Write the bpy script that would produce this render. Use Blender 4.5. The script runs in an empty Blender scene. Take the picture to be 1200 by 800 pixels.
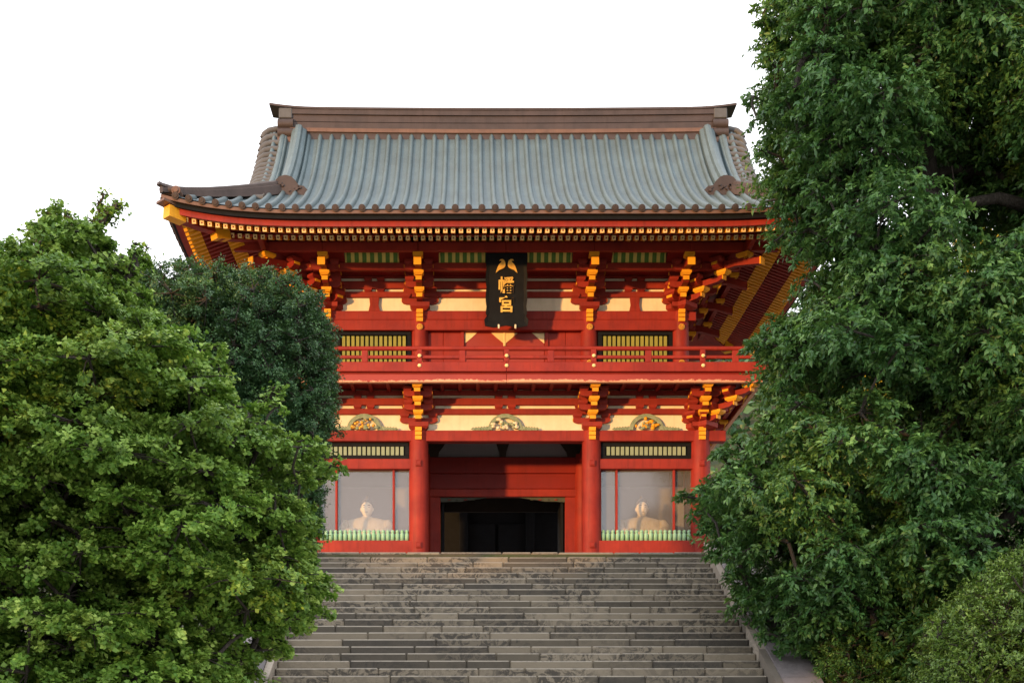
import bpy, math, random
import numpy as np
from mathutils import Vector, Matrix, noise
random.seed(7)
PI = math.pi
C = bpy.context.scene.collection
scene = bpy.context.scene

# ------------------------------------------------------------------ camera, sky, sun, exposure
F_PX = 1545.0                     # focal length in pixels of a 1200 px wide picture
CAM = Vector((-0.913, -33.6, -5.48))
cd = bpy.data.cameras.new('camera'); cam = bpy.data.objects.new('camera', cd); C.objects.link(cam)
cam.location = CAM; cam.rotation_euler = (PI/2, 0, 0)
cd.sensor_width = 36; cd.lens = F_PX/1200*36
cd.shift_x = 50/1200; cd.shift_y = 499/1200
cd.clip_end = 3000; cd.clip_start = 0.1
scene.camera = cam
SUN_EL, SUN_AZ = math.radians(0.9), math.radians(40)      # low sun, front left
sun_vec = Vector((-math.sin(SUN_AZ)*math.cos(SUN_EL), -math.cos(SUN_AZ)*math.cos(SUN_EL), math.sin(SUN_EL)))
w = bpy.data.worlds.new('World'); scene.world = w; w.use_nodes = True
nt = w.node_tree; nt.nodes.clear()
out = nt.nodes.new('ShaderNodeOutputWorld'); bg = nt.nodes.new('ShaderNodeBackground')
sky = nt.nodes.new('ShaderNodeTexSky'); sky.sky_type = 'NISHITA'; sky.sun_disc = False
sky.sun_elevation = SUN_EL; sky.sun_rotation = PI + SUN_AZ
sky.air_density = 1.0; sky.dust_density = 1.0
hs = nt.nodes.new('ShaderNodeHueSaturation'); hs.inputs['Saturation'].default_value = 0.35
mx = nt.nodes.new('ShaderNodeMix'); mx.data_type = 'RGBA'; mx.inputs[0].default_value = 0.8
mx.inputs['B'].default_value = (8.2, 8.35, 8.7, 1)        # thin bright overcast veil over the sky
nt.links.new(sky.outputs[0], hs.inputs['Color']); nt.links.new(hs.outputs[0], mx.inputs['A'])
nt.links.new(mx.outputs['Result'], bg.inputs[0]); nt.links.new(bg.outputs[0], out.inputs[0])
bg.inputs[1].default_value = 0.15
sl = bpy.data.lights.new('sun', 'SUN'); so = bpy.data.objects.new('sun', sl); C.objects.link(so)
sl.energy = 2.6; sl.angle = math.radians(2.2); sl.color = (1.0, 0.54, 0.17)
so.rotation_euler = sun_vec.to_track_quat('Z', 'Y').to_euler(); so.location = sun_vec*60
vs = scene.view_settings; vs.view_transform = 'Standard'; vs.look = 'None'; vs.exposure = 1.0; vs.gamma = 1
scene.cycles.max_bounces = 8
scene.cycles.transparent_max_bounces = 12

# ------------------------------------------------------------------ materials
def new_mat(name):
    m = bpy.data.materials.new(name); m.use_nodes = True
    n = m.node_tree; b = n.nodes['Principled BSDF']; return m, n, b
def N(n, t, **k):
    x = n.nodes.new(t)
    for a, v in k.items(): setattr(x, a, v)
    return x
def coords(n, kind='Object', scale=(1, 1, 1)):
    tc = N(n, 'ShaderNodeTexCoord'); mp = N(n, 'ShaderNodeMapping'); mp.inputs['Scale'].default_value = scale
    if kind == 'World':
        g = N(n, 'ShaderNodeNewGeometry'); n.links.new(g.outputs['Position'], mp.inputs[0])
    else: n.links.new(tc.outputs[kind], mp.inputs[0])
    return mp.outputs[0]
def noise_f(n, vec, scale, detail=4, rough=0.55, lo=0.0, hi=1.0, dist=0.0):
    t = N(n, 'ShaderNodeTexNoise'); t.inputs['Scale'].default_value = scale; t.inputs['Detail'].default_value = detail
    t.inputs['Roughness'].default_value = rough; t.inputs['Distortion'].default_value = dist
    n.links.new(vec, t.inputs['Vector'])
    r = N(n, 'ShaderNodeMapRange'); r.inputs['From Min'].default_value = lo; r.inputs['From Max'].default_value = hi
    n.links.new(t.outputs[0], r.inputs[0]); return r.outputs[0]
def mixc(n, f, a, b):
    m = N(n, 'ShaderNodeMix', data_type='RGBA')
    for s, v in ((m.inputs[0], f), (m.inputs['A'], a), (m.inputs['B'], b)):
        if hasattr(v, 'links') or hasattr(v, 'node'): n.links.new(v, s)
        elif isinstance(v, (int, float)): s.default_value = v
        else: s.default_value = (*v, 1) if len(v) == 3 else v
    return m.outputs['Result']
def math_n(n, op, a, b=None):
    m = N(n, 'ShaderNodeMath', operation=op)
    for i, v in enumerate((a, b)):
        if v is None: continue
        if hasattr(v, 'node'): n.links.new(v, m.inputs[i])
        else: m.inputs[i].default_value = v
    return m.outputs[0]
def bump(n, b, h, strength=0.3, dist=0.01):
    bp = N(n, 'ShaderNodeBump'); bp.inputs['Strength'].default_value = strength; bp.inputs['Distance'].default_value = dist
    n.links.new(h, bp.inputs['Height']); n.links.new(bp.outputs[0], b.inputs['Normal'])
def paint(name, col, col2=None, rough=0.5, var=0.5, scale=1.3, grime=0.25, chip=0.0, chipcol=(0.35, 0.2, 0.12), bscale=30, metal=0.0):
    m, n, b = new_mat(name)
    v = coords(n, 'World')
    f = noise_f(n, v, scale, 5, 0.6, 0.3, 0.7)
    c = mixc(n, math_n(n, 'MULTIPLY', f, var), col, col2 or tuple(x*0.7 for x in col))
    vs_ = coords(n, 'World', (9, 9, 0.8))
    g = noise_f(n, vs_, 1.2, 4, 0.6, 0.5, 0.8)
    c = mixc(n, math_n(n, 'MULTIPLY', g, grime), c, tuple(x*0.35 for x in col))
    if chip:
        h = noise_f(n, v, 14, 5, 0.7, 0.66-chip*0.1, 0.70-chip*0.1)
        c = mixc(n, h, c, chipcol)
    n.links.new(c, b.inputs['Base Color'])
    r = noise_f(n, v, 5, 3, 0.5, 0, 1)
    rr = N(n, 'ShaderNodeMapRange'); rr.inputs['To Min'].default_value = rough-0.1; rr.inputs['To Max'].default_value = rough+0.15
    n.links.new(r, rr.inputs[0]); n.links.new(rr.outputs[0], b.inputs['Roughness'])
    b.inputs['Metallic'].default_value = metal
    bump(n, b, noise_f(n, coords(n, 'World'), bscale, 4, 0.6), 0.25, 0.004)
    b.inputs['Specular IOR Level'].default_value = 0.3
    return m
M = {}
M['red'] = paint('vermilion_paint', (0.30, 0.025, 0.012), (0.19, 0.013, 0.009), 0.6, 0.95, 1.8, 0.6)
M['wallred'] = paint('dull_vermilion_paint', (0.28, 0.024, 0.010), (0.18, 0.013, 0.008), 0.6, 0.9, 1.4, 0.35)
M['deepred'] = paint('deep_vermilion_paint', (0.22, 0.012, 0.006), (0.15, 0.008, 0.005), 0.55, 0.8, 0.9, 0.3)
M['ochre'] = paint('ochre_paint', (0.80, 0.36, 0.015), (0.66, 0.27, 0.01), 0.5, 0.6, 3, 0.15)
M['pale_gold'] = paint('pale_gold_paint', (0.85, 0.62, 0.30), (0.7, 0.48, 0.2), 0.45, 0.6, 6, 0.2)
M['gold'] = paint('gold_leaf', (0.85, 0.47, 0.08), (0.6, 0.30, 0.05), 0.38, 0.7, 8, 0.35, metal=0.55)
M['plaster'] = paint('cream_plaster', (0.80, 0.70, 0.52), (0.68, 0.56, 0.38), 0.8, 0.8, 2.5, 0.16)
M['green'] = paint('green_paint', (0.10, 0.19, 0.02), (0.07, 0.14, 0.02), 0.55, 0.5, 4, 0.2)
M['yellow'] = paint('yellow_paint', (0.90, 0.66, 0.16), (0.82, 0.55, 0.12), 0.6, 0.5, 4, 0.1)
M['slat_y'] = paint('yellow_green_slat_paint', (0.30, 0.28, 0.05), (0.2, 0.21, 0.05), 0.6, 0.9, 3, 0.3)
M['slat_g'] = paint('pale_green_slat_paint', (0.27, 0.31, 0.20), (0.22, 0.27, 0.17), 0.6, 0.9, 3, 0.2)
M['jade'] = paint('jade_green_paint', (0.20, 0.42, 0.26), (0.3, 0.5, 0.36), 0.5, 0.9, 6, 0.15)
M['black'] = paint('black_lacquer_and_shade', (0.006, 0.006, 0.007), (0.010, 0.011, 0.013), 0.6, 0.8, 6, 0.1)
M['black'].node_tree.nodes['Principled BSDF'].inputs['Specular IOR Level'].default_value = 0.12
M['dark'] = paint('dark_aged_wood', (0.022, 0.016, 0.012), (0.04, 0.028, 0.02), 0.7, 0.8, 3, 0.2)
M['grayboard'] = paint('grey_panel', (0.24, 0.23, 0.24), (0.20, 0.19, 0.20), 0.7, 0.6, 1.5, 0.1)
M['dimcarve'] = paint('shade_dimmed_carving_paint', (0.07, 0.075, 0.05), (0.045, 0.05, 0.035), 0.6, 0.9, 14, 0.2)  # darker copy of the carving paint, passage shade put into its colour
M['foliagecarve'] = paint('green_grey_carving_paint', (0.30, 0.33, 0.22), (0.16, 0.22, 0.13), 0.6, 0.9, 14, 0.2)
M['brown'] = paint('brown_copper', (0.072, 0.049, 0.042), (0.046, 0.034, 0.031), 0.45, 0.9, 2.5, 0.35, metal=0.25)
M['verge'] = paint('grey_brown_copper', (0.105, 0.10, 0.098), (0.07, 0.065, 0.06), 0.5, 0.9, 3, 0.3, metal=0.2)
M['rust'] = paint('orange_brown_copper', (0.16, 0.085, 0.055), (0.11, 0.062, 0.045), 0.45, 0.9, 4, 0.3, metal=0.25)

def patina():
    m, n, b = new_mat('patinated_copper_roof')
    v = coords(n, 'World')
    f = noise_f(n, v, 1.1, 6, 0.65, 0.35, 0.65)
    c = mixc(n, f, (0.078, 0.116, 0.128), (0.050, 0.075, 0.082))
    st = noise_f(n, coords(n, 'World', (11, 1.2, 1.2)), 1.5, 5, 0.65, 0.55, 0.75)
    c = mixc(n, math_n(n, 'MULTIPLY', st, 0.4), c, (0.105, 0.095, 0.088))
    fine = noise_f(n, v, 34, 3, 0.7, 0.35, 0.75)
    c = mixc(n, math_n(n, 'MULTIPLY', fine, 0.45), c, (0.17, 0.225, 0.235))
    # folded seams across the slope
    wv = N(n, 'ShaderNodeTexWave', wave_type='BANDS', bands_direction='Z', wave_profile='SAW'); wv.inputs['Scale'].default_value = 2.1
    n.links.new(v, wv.inputs[0])
    sm = N(n, 'ShaderNodeMapRange'); sm.inputs['From Min'].default_value = 0.9; n.links.new(wv.outputs['Fac'], sm.inputs[0])
    c = mixc(n, math_n(n, 'MULTIPLY', sm.outputs[0], 0.45), c, (0.10, 0.12, 0.12))
    n.links.new(c, b.inputs['Base Color']); b.inputs['Roughness'].default_value = 0.5; b.inputs['Metallic'].default_value = 0.15
    bump(n, b, wv.outputs['Fac'], 0.35, 0.01)
    return m
M['patina'] = patina()

def worn_red():
    m, n, b = new_mat('worn_vermilion_paint')
    v = coords(n, 'World')
    f = noise_f(n, v, 0.9, 5, 0.6, 0.3, 0.7)
    c = mixc(n, math_n(n, 'MULTIPLY', f, 0.7), (0.31, 0.026, 0.012), (0.21, 0.015, 0.009))
    tc = N(n, 'ShaderNodeTexCoord'); sp = N(n, 'ShaderNodeSeparateXYZ'); n.links.new(tc.outputs['Generated'], sp.inputs[0])
    low = N(n, 'ShaderNodeMapRange'); low.inputs['From Min'].default_value = 0.75; low.inputs['From Max'].default_value = 0.0
    n.links.new(sp.outputs[2], low.inputs[0])
    big = noise_f(n, coords(n, 'World', (1, 1, 0.2)), 0.9, 2, 0.5, 0.35, 0.65)
    nz = noise_f(n, coords(n, 'World', (1, 1, 2)), 9, 6, 0.75, 0.2, 0.8)
    k = math_n(n, 'ADD', math_n(n, 'MULTIPLY', low.outputs[0], 0.9), math_n(n, 'MULTIPLY', nz, 0.75))
    k = math_n(n, 'ADD', k, math_n(n, 'MULTIPLY', big, 0.3))
    r = N(n, 'ShaderNodeMapRange'); r.inputs['From Min'].default_value = 1.12; r.inputs['From Max'].default_value = 1.22; n.links.new(k, r.inputs[0])
    c = mixc(n, r.outputs[0], c, (0.62, 0.30, 0.17))
    n.links.new(c, b.inputs['Base Color']); b.inputs['Roughness'].default_value = 0.6
    bump(n, b, r.outputs[0], 0.4, 0.004)
    return m
M['worn'] = worn_red()

def stone(name, light, darkc, obj_var=True, blotch=0.8, rough=0.85):
    m, n, b = new_mat(name)
    v = coords(n, 'World')
    base = light
    if obj_var:
        oi = N(n, 'ShaderNodeObjectInfo')
        cr = N(n, 'ShaderNodeValToRGB'); n.links.new(oi.outputs['Random'], cr.inputs[0])
        e = cr.color_ramp.elements
        e[0].position = 0; e[0].color = (*light, 1)
        e[1].position = 1; e[1].color = (*darkc, 1)
        for p, k in ((0.30, 0.94), (0.46, 0.76), (0.60, 0.48), (0.78, 0.27)):
            q = e.new(p); q.color = (*[x*k for x in light], 1)
        base = cr.outputs[0]
    f = noise_f(n, v, 2.2, 5, 0.6, 0.3, 0.7)
    c = mixc(n, math_n(n, 'MULTIPLY', f, 0.3), base, tuple(x*0.6 for x in light))
    # splash-like dark stains
    sp = noise_f(n, coords(n, 'World', (1, 0.6, 1.3)), 4.2, 6, 0.75, 0.47, 0.54, 1.5)
    reg = noise_f(n, v, 0.8, 3, 0.6, 0.36, 0.50)
    if obj_var:
        rr = N(n, 'ShaderNodeMapRange'); rr.inputs['From Min'].default_value = 0.12; rr.inputs['From Max'].default_value = 0.3
        wn = N(n, 'ShaderNodeTexWhiteNoise', noise_dimensions='1D'); n.links.new(oi.outputs['Random'], wn.inputs['W']); n.links.new(wn.outputs[0], rr.inputs[0])
        reg = math_n(n, 'MULTIPLY', reg, rr.outputs[0])
    c = mixc(n, math_n(n, 'MULTIPLY', math_n(n, 'MULTIPLY', sp, reg), blotch), c, darkc)
    fine = noise_f(n, v, 60, 3, 0.7, 0.3, 0.7)
    c = mixc(n, math_n(n, 'MULTIPLY', fine, 0.25), c, tuple(x*0.55 for x in light))
    n.links.new(c, b.inputs['Base Color']); b.inputs['Roughness'].default_value = rough
    bump(n, b, noise_f(n, v, 40, 5, 0.7), 0.45, 0.012)
    return m
M['step'] = stone('stair_stone', (0.265, 0.222, 0.163), (0.036, 0.032, 0.028), True, 0.92)
M['step_edge'] = stone('worn_skylit_step_edge', (0.29, 0.255, 0.205), (0.12, 0.105, 0.088), False, 0.5)  # worn edge made lighter, with the sky light on it put into the colour
M['bounce_gravel'] = stone('pale_bounce_ground_gravel', (0.50, 0.47, 0.41), (0.36, 0.33, 0.28), False, 0.3)
M['coping'] = stone('coping_stone', (0.25, 0.22, 0.225), (0.11, 0.10, 0.10), True, 0.5)
M['curb'] = stone('curb_stone', (0.36, 0.31, 0.25), (0.14, 0.12, 0.10), True, 0.5)
M['paving'] = stone('terrace_stone', (0.46, 0.42, 0.36), (0.24, 0.22, 0.19), False, 0.4)
def soil():
    m, n, b = new_mat('soil_and_grass')
    v = coords(n, 'World'); f = noise_f(n, v, 0.8, 6, 0.65, 0.4, 0.6)
    c = mixc(n, f, (0.05, 0.065, 0.025), (0.085, 0.07, 0.045)); n.links.new(c, b.inputs['Base Color'])
    b.inputs['Roughness'].default_value = 0.95; bump(n, b, noise_f(n, v, 12, 6, 0.7), 0.8, 0.05); return m
M['soil'] = soil()
def bark(name, c1, c2):
    m, n, b = new_mat(name); f = noise_f(n, coords(n, 'World', (6, 6, 1.2)), 3, 6, 0.7, 0.35, 0.65)
    c = mixc(n, f, c1, c2); n.links.new(c, b.inputs['Base Color']); b.inputs['Roughness'].default_value = 0.9
    bump(n, b, f, 0.8, 0.03); return m
M['bark'] = bark('dark_bark', (0.035, 0.028, 0.022), (0.075, 0.062, 0.05))
def leaf(name, cols, rough=0.45, trans=0.35, spec=0.5, tipc=(0.2, 0.3, 0.06)):
    m = bpy.data.materials.new(name); m.use_nodes = True; n = m.node_tree; n.nodes.clear()
    o = N(n, 'ShaderNodeOutputMaterial'); g = N(n, 'ShaderNodeNewGeometry')
    cr = N(n, 'ShaderNodeValToRGB'); n.links.new(g.outputs['Random Per Island'], cr.inputs[0])
    e = cr.color_ramp.elements
    for i, (p, c) in enumerate(cols):
        q = e[i] if i < 2 else e.new(p)
        q.position = p; q.color = (*c, 1)
    clump = noise_f(n, coords(n, 'World'), 0.9, 3, 0.6, 0.35, 0.65)
    hs = N(n, 'ShaderNodeHueSaturation'); n.links.new(cr.outputs[0], hs.inputs['Color'])
    mr = N(n, 'ShaderNodeMapRange'); mr.inputs['To Min'].default_value = 0.8; mr.inputs['To Max'].default_value = 1.25; n.links.new(clump, mr.inputs[0])
    n.links.new(mr.outputs[0], hs.inputs['Value'])
    at = N(n, 'ShaderNodeAttribute'); at.attribute_name = 'young'
    hs = type('o', (), {'outputs': [mixc(n, at.outputs['Fac'], hs.outputs[0], tipc)]})()
    p = N(n, 'ShaderNodeBsdfPrincipled'); n.links.new(hs.outputs[0], p.inputs['Base Color']); p.inputs['Roughness'].default_value = rough
    p.inputs['Specular IOR Level'].default_value = spec
    t = N(n, 'ShaderNodeBsdfTranslucent')
    tcx = mixc(n, 0.5, hs.outputs[0], (0.10, 0.16, 0.02)); n.links.new(tcx, t.inputs[0])
    ms = N(n, 'ShaderNodeMixShader'); ms.inputs[0].default_value = trans
    n.links.new(p.outputs[0], ms.inputs[1]); n.links.new(t.outputs[0], ms.inputs[2]); n.links.new(ms.outputs[0], o.inputs[0])
    return m
M['ginkgo'] = leaf('ginkgo_leaf', [(0, (0.066, 0.155, 0.020)), (1, (0.25, 0.39, 0.062)), (0.4, (0.108, 0.225, 0.030)), (0.75, (0.175, 0.31, 0.044))], 0.5, 0.36, 0.3, (0.42, 0.58, 0.13))
M['evergreen'] = leaf('evergreen_leaf', [(0, (0.022, 0.070, 0.026)), (1, (0.08, 0.16, 0.055)), (0.5, (0.036, 0.098, 0.036))], 0.4, 0.2, 0.35, (0.15, 0.29, 0.09))
M['camphor'] = leaf('camphor_leaf', [(0, (0.034, 0.105, 0.028)), (1, (0.135, 0.25, 0.058)), (0.45, (0.055, 0.150, 0.038)), (0.85, (0.088, 0.195, 0.046))], 0.38, 0.28, 0.4, (0.22, 0.38, 0.085))
M['yellowleaf'] = leaf('sunlit_yellow_leaf', [(0, (0.16, 0.19, 0.02)), (1, (0.75, 0.50, 0.03)), (0.5, (0.34, 0.34, 0.03))], 0.5, 0.45, 0.3, (0.75, 0.52, 0.05))  # bright yellow that carries the sunlight in its colour
M['shrub'] = leaf('shrub_leaf', [(0, (0.06, 0.13, 0.02)), (1, (0.20, 0.32, 0.06)), (0.5, (0.11, 0.20, 0.03))], 0.35, 0.3, 0.5, (0.36, 0.5, 0.10))

def glass():
    m = bpy.data.materials.new('dusty_window_glass'); m.use_nodes = True; n = m.node_tree; n.nodes.clear()
    o = N(n, 'ShaderNodeOutputMaterial'); tr = N(n, 'ShaderNodeBsdfTransparent'); d = N(n, 'ShaderNodeBsdfDiffuse'); g = N(n, 'ShaderNodeBsdfGlossy')
    d.inputs[0].default_value = (0.42, 0.39, 0.38, 1); g.inputs['Roughness'].default_value = 0.12; g.inputs[0].default_value = (0.9, 0.9, 0.9, 1)
    a = N(n, 'ShaderNodeMixShader'); a.inputs[0].default_value = 0.12; n.links.new(tr.outputs[0], a.inputs[1]); n.links.new(d.outputs[0], a.inputs[2])
    b_ = N(n, 'ShaderNodeMixShader'); b_.inputs[0].default_value = 0.06; n.links.new(a.outputs[0], b_.inputs[1]); n.links.new(g.outputs[0], b_.inputs[2])
    n.links.new(b_.outputs[0], o.inputs[0]); return m
M['glass'] = glass()
M['cap'] = paint('dark_cap_cloth', (0.10, 0.09, 0.09), None, 0.6, 0.3)
M['skin'] = paint('pale_painted_face', (0.95, 0.82, 0.60), None, 0.5, 0.3)
M['robe'] = paint('faded_cream_robe', (0.52, 0.44, 0.31), (0.36, 0.31, 0.21), 0.6, 0.8, 5)

# ------------------------------------------------------------------ mesh helpers
W = {}                                                     # world position of every object used as a parent
def link(name, mesh, loc=(0, 0, 0), parent=None, rot=None):
    o = bpy.data.objects.new(name, mesh); C.objects.link(o)
    loc = Vector(loc)
    W[o] = loc
    if parent is not None: o.parent = parent; o.location = loc - W[parent]
    else: o.location = loc
    if rot is not None: o.rotation_euler = rot
    return o
def tag(o, label=None, cat=None, group=None, kind=None):
    if label: o['label'] = label
    if cat: o['category'] = cat
    if group: o['group'] = group
    if kind: o['kind'] = kind
    return o
def empty(name, loc): 
    o = bpy.data.objects.new(name, None); C.objects.link(o); o.location = loc; o.empty_display_size = 0.2; W[o] = Vector(loc); return o
class MB:
    def __init__(s): s.v = []; s.f = []; s.m = []
    def add(s, V, F, mi=0):
        b = len(s.v); s.v += [tuple(x) for x in V]; s.f += [tuple(i+b for i in f) for f in F]; s.m += [mi]*len(F)
    def box(s, x0, x1, y0, y1, z0, z1, mi=0, ch=0.0):
        if ch <= 0:
            V = [(x, y, z) for x in (x0, x1) for y in (y0, y1) for z in (z0, z1)]
            s.add(V, [(0, 1, 3, 2), (4, 6, 7, 5), (0, 4, 5, 1), (2, 3, 7, 6), (0, 2, 6, 4), (1, 5, 7, 3)], mi); return
        cx, cy, cz = (x0+x1)/2, (y0+y1)/2, (z0+z1)/2; hx, hy, hz = (x1-x0)/2, (y1-y0)/2, (z1-z0)/2
        c = min(ch, hx*.45, hy*.45, hz*.45); V = []; idx = {}
        for sx in (-1, 1):
            for sy in (-1, 1):
                for sz in (-1, 1):
                    for ax in range(3):
                        h = [hx-c, hy-c, hz-c]; h[ax] = (hx, hy, hz)[ax]
                        idx[(sx, sy, sz, ax)] = len(V); V.append((cx+sx*h[0], cy+sy*h[1], cz+sz*h[2]))
        F = []
        for ax in range(3):
            o = [i for i in range(3) if i != ax]
            for sg in (-1, 1):
                q = []
                for a, b in ((-1, -1), (1, -1), (1, 1), (-1, 1)):
                    k = [0, 0, 0]; k[ax] = sg; k[o[0]] = a; k[o[1]] = b; q.append(idx[(*k, ax)])
                F.append(q)
        for ax in range(3):
            o = [i for i in range(3) if i != ax]
            for a in (-1, 1):
                for b in (-1, 1):
                    k0 = [0, 0, 0]; k0[ax] = -1; k0[o[0]] = a; k0[o[1]] = b; k1 = list(k0); k1[ax] = 1
                    F.append([idx[(*k0, o[0])], idx[(*k1, o[0])], idx[(*k1, o[1])], idx[(*k0, o[1])]])
        for sx in (-1, 1):
            for sy in (-1, 1):
                for sz in (-1, 1): F.append([idx[(sx, sy, sz, a)] for a in range(3)])
        # orient outward
        G = []
        for f in F:
            p = [Vector(V[i]) for i in f]; nrm = (p[1]-p[0]).cross(p[2]-p[0]); ctr = sum(p, Vector())/len(p) - Vector((cx, cy, cz))
            G.append(f if nrm.dot(ctr) > 0 else f[::-1])
        s.add(V, G, mi)
    def prism(s, poly, d0, d1, axis='y', mi=0):
        # poly: list of (a, b); axis y -> (a, d, b); axis x -> (d, a, b); axis z -> (a, b, d)
        mk = {'y': lambda a, b, d: (a, d, b), 'x': lambda a, b, d: (d, a, b), 'z': lambda a, b, d: (a, b, d)}[axis]
        n = len(poly); V = [mk(a, b, d0) for a, b in poly]+[mk(a, b, d1) for a, b in poly]
        F = [tuple(range(n)), tuple(range(2*n-1, n-1, -1))]+[(i, i+n, (i+1) % n+n, (i+1) % n) for i in range(n)]
        s.add(V, F, mi)
    def sweep(s, path, prof, mi=0, up=Vector((0, 0, 1)), caps=True, scale=None):
        path = [Vector(p) for p in path]; n = len(prof); V = []
        for i, p in enumerate(path):
            t = (path[min(i+1, len(path)-1)]-path[max(i-1, 0)]).normalized()
            sd = t.cross(up); sd = sd.normalized() if sd.length > 1e-4 else Vector((1, 0, 0)); u2 = sd.cross(t).normalized()
            k = scale[i] if scale else 1
            for a, b in prof: V.append(p+sd*a*k+u2*b*k)
        F = []
        for i in range(len(path)-1):
            for j in range(n): F.append((i*n+j, i*n+(j+1) % n, (i+1)*n+(j+1) % n, (i+1)*n+j))
        if caps: F.append(tuple(range(n))[::-1]); F.append(tuple((len(path)-1)*n+j for j in range(n)))
        s.add(V, F, mi)
    def tube(s, path, r, seg=8, mi=0, caps=True):
        s.sweep(path, [(math.cos(a)*1, math.sin(a)*1) for a in [2*PI*k/seg for k in range(seg)]], mi, caps=caps,
                scale=r if isinstance(r, (list, tuple)) else [r]*len(path))
    def ball(s, c, r, seg=10, rings=6, mi=0):
        rx, ry, rz = r if isinstance(r, (tuple, list)) else (r, r, r); V = [(c[0], c[1], c[2]-rz)]; F = []
        for i in range(1, rings):
            a = -PI/2+PI*i/rings
            for j in range(seg): b = 2*PI*j/seg; V.append((c[0]+rx*math.cos(a)*math.cos(b), c[1]+ry*math.cos(a)*math.sin(b), c[2]+rz*math.sin(a)))
        V.append((c[0], c[1], c[2]+rz)); e = len(V)-1
        for j in range(seg):
            F.append((0, 1+(j+1) % seg, 1+j)); F.append((e, e-seg+j, e-seg+(j+1) % seg))
        for i in range(rings-2):
            for j in range(seg): F.append((1+i*seg+j, 1+i*seg+(j+1) % seg, 1+(i+1)*seg+(j+1) % seg, 1+(i+1)*seg+j))
        s.add(V, F, mi)
    def mesh(s, name, mats, smooth=False, origin=(0, 0, 0)):
        me = bpy.data.meshes.new(name); o = Vector(origin)
        me.from_pydata([tuple(Vector(v)-o) for v in s.v], [], s.f)
        for m in mats: me.materials.append(m)
        if len(mats) > 1: me.polygons.foreach_set('material_index', s.m)
        if smooth: me.shade_smooth() if smooth is True else me.set_sharp_from_angle(angle=math.radians(smooth)) 
        if smooth and smooth is not True: 
            me.polygons.foreach_set('use_smooth', [True]*len(me.polygons))
        me.update(); return me
    def build(s, name, mats, parent=None, smooth=False, origin=None):
        if not isinstance(mats, (list, tuple)): mats = [mats]
        if origin is None:
            a = np.array(s.v); origin = Vector(((a.min(0)+a.max(0))/2).tolist())
        return link(name, s.mesh(name, mats, smooth, origin), origin, parent)
_cache = {}
def beam(name, x0, x1, y0, y1, z0, z1, mat, parent, ch=0.012):
    """a squared timber or block; a hair of random inset keeps crossing timbers from sharing a plane"""
    e = [random.uniform(0.0004, 0.0028) for _ in range(6)]
    x0 += e[0]; x1 -= e[1]; y0 += e[2]; y1 -= e[3]; z0 += e[4]; z1 -= e[5]
    b = MB(); b.box(x0, x1, y0, y1, z0, z1, 0, ch); return b.build(name, M[mat] if isinstance(mat, str) else mat, parent)

# ------------------------------------------------------------------ ground, terrace, stairs
Y0S, Z0S, RUN, RISE, HW, XC = -2.2, -0.35, 0.33, 0.17, 4.66, 0.04
ZLOW = -7.08
def ground_z(x, y):
    d = abs(x-XC)
    if y > -2.3: return -0.42
    z = -0.42-(-2.3-y)*RISE/RUN
    if d < HW+0.3: z -= 0.45
    return max(z, ZLOW-0.02)
def make_ground():
    xs = sorted(set([-400, -150, -60]+[-40+i for i in range(81)]+[60, 150, 400]+[XC-HW-.35, XC-HW-.25, XC+HW+.25, XC+HW+.35]))
    ys = sorted(set([-400, -150, -60]+[-40+i*0.8 for i in range(80)]+[-2.3, -2.29, 40, 90, 200, 600]))
    V = []; F = []
    for y in ys:
        for x in xs:
            z = ground_z(x, y)
            if abs(x-XC) > HW+1.2 and -16 < y < -2.3: z += 0.25*noise.noise(Vector((x*.4, y*.4, 0)))
            V.append((x, y, z))
    nx = len(xs)
    for j in range(len(ys)-1):
        for i in range(nx-1): F.append((j*nx+i, j*nx+i+1, (j+1)*nx+i+1, (j+1)*nx+i))
    me = bpy.data.meshes.new('ground'); me.from_pydata(V, [], F); me.materials.append(M['soil'])
    tag(link('ground', me), kind='structure')
make_ground()
b = MB(); b.box(-14, 14, -2.05, 16, -0.8, -0.362); tag(b.build('terrace', M['paving']), kind='structure')
b = MB(); b.box(-45, 45, -140, Y0S-RUN*39, ZLOW-.3, ZLOW+.01); tag(b.build('added_bounce_ground', M['bounce_gravel']), kind='structure')  # unseen pale ground, added to bounce sky light up under the eaves
stairs = tag(empty('stone_stairs', (XC, -8, -4)), 'wide flight of worn stone stairs with dark stains climbing to the red gate', 'stairs')
def make_stairs():
    rnd = random.Random(11); n_steps = 40; last = []
    low = MB()
    for n in range(n_steps):
        zt = Z0S-RISE*n; yf = Y0S-RUN*n
        yb = yf+RUN+0.12
        if n >= 25:
            low.box(XC-HW, XC+HW, yf, yb, zt-RISE-0.02, zt, 0, 0.015); continue
        x = XC-HW; joints = []
        while x < XC+HW-0.01:
            L = rnd.uniform(0.6, 1.7)
            if XC+HW-(x+L) < 0.6: L = XC+HW-x
            if any(abs(x+L-j) < 0.12 for j in last) and XC+HW-(x+L) > 0.3: L += 0.22
            dy, dz = rnd.uniform(-0.006, 0.008), rnd.uniform(-0.005, 0.004)
            b = MB(); x1 = min(x+L, XC+HW)
            b.box(x+0.003, x1-0.003, yf+dy, yb, zt-RISE-0.012, zt+dz, 0, 0.024)
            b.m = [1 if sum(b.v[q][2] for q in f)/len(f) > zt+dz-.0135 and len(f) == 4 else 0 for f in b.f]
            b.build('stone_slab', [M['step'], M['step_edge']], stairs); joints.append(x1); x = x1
        last = joints
    low.build('lower_step', M['step'], stairs)
make_stairs()
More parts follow.
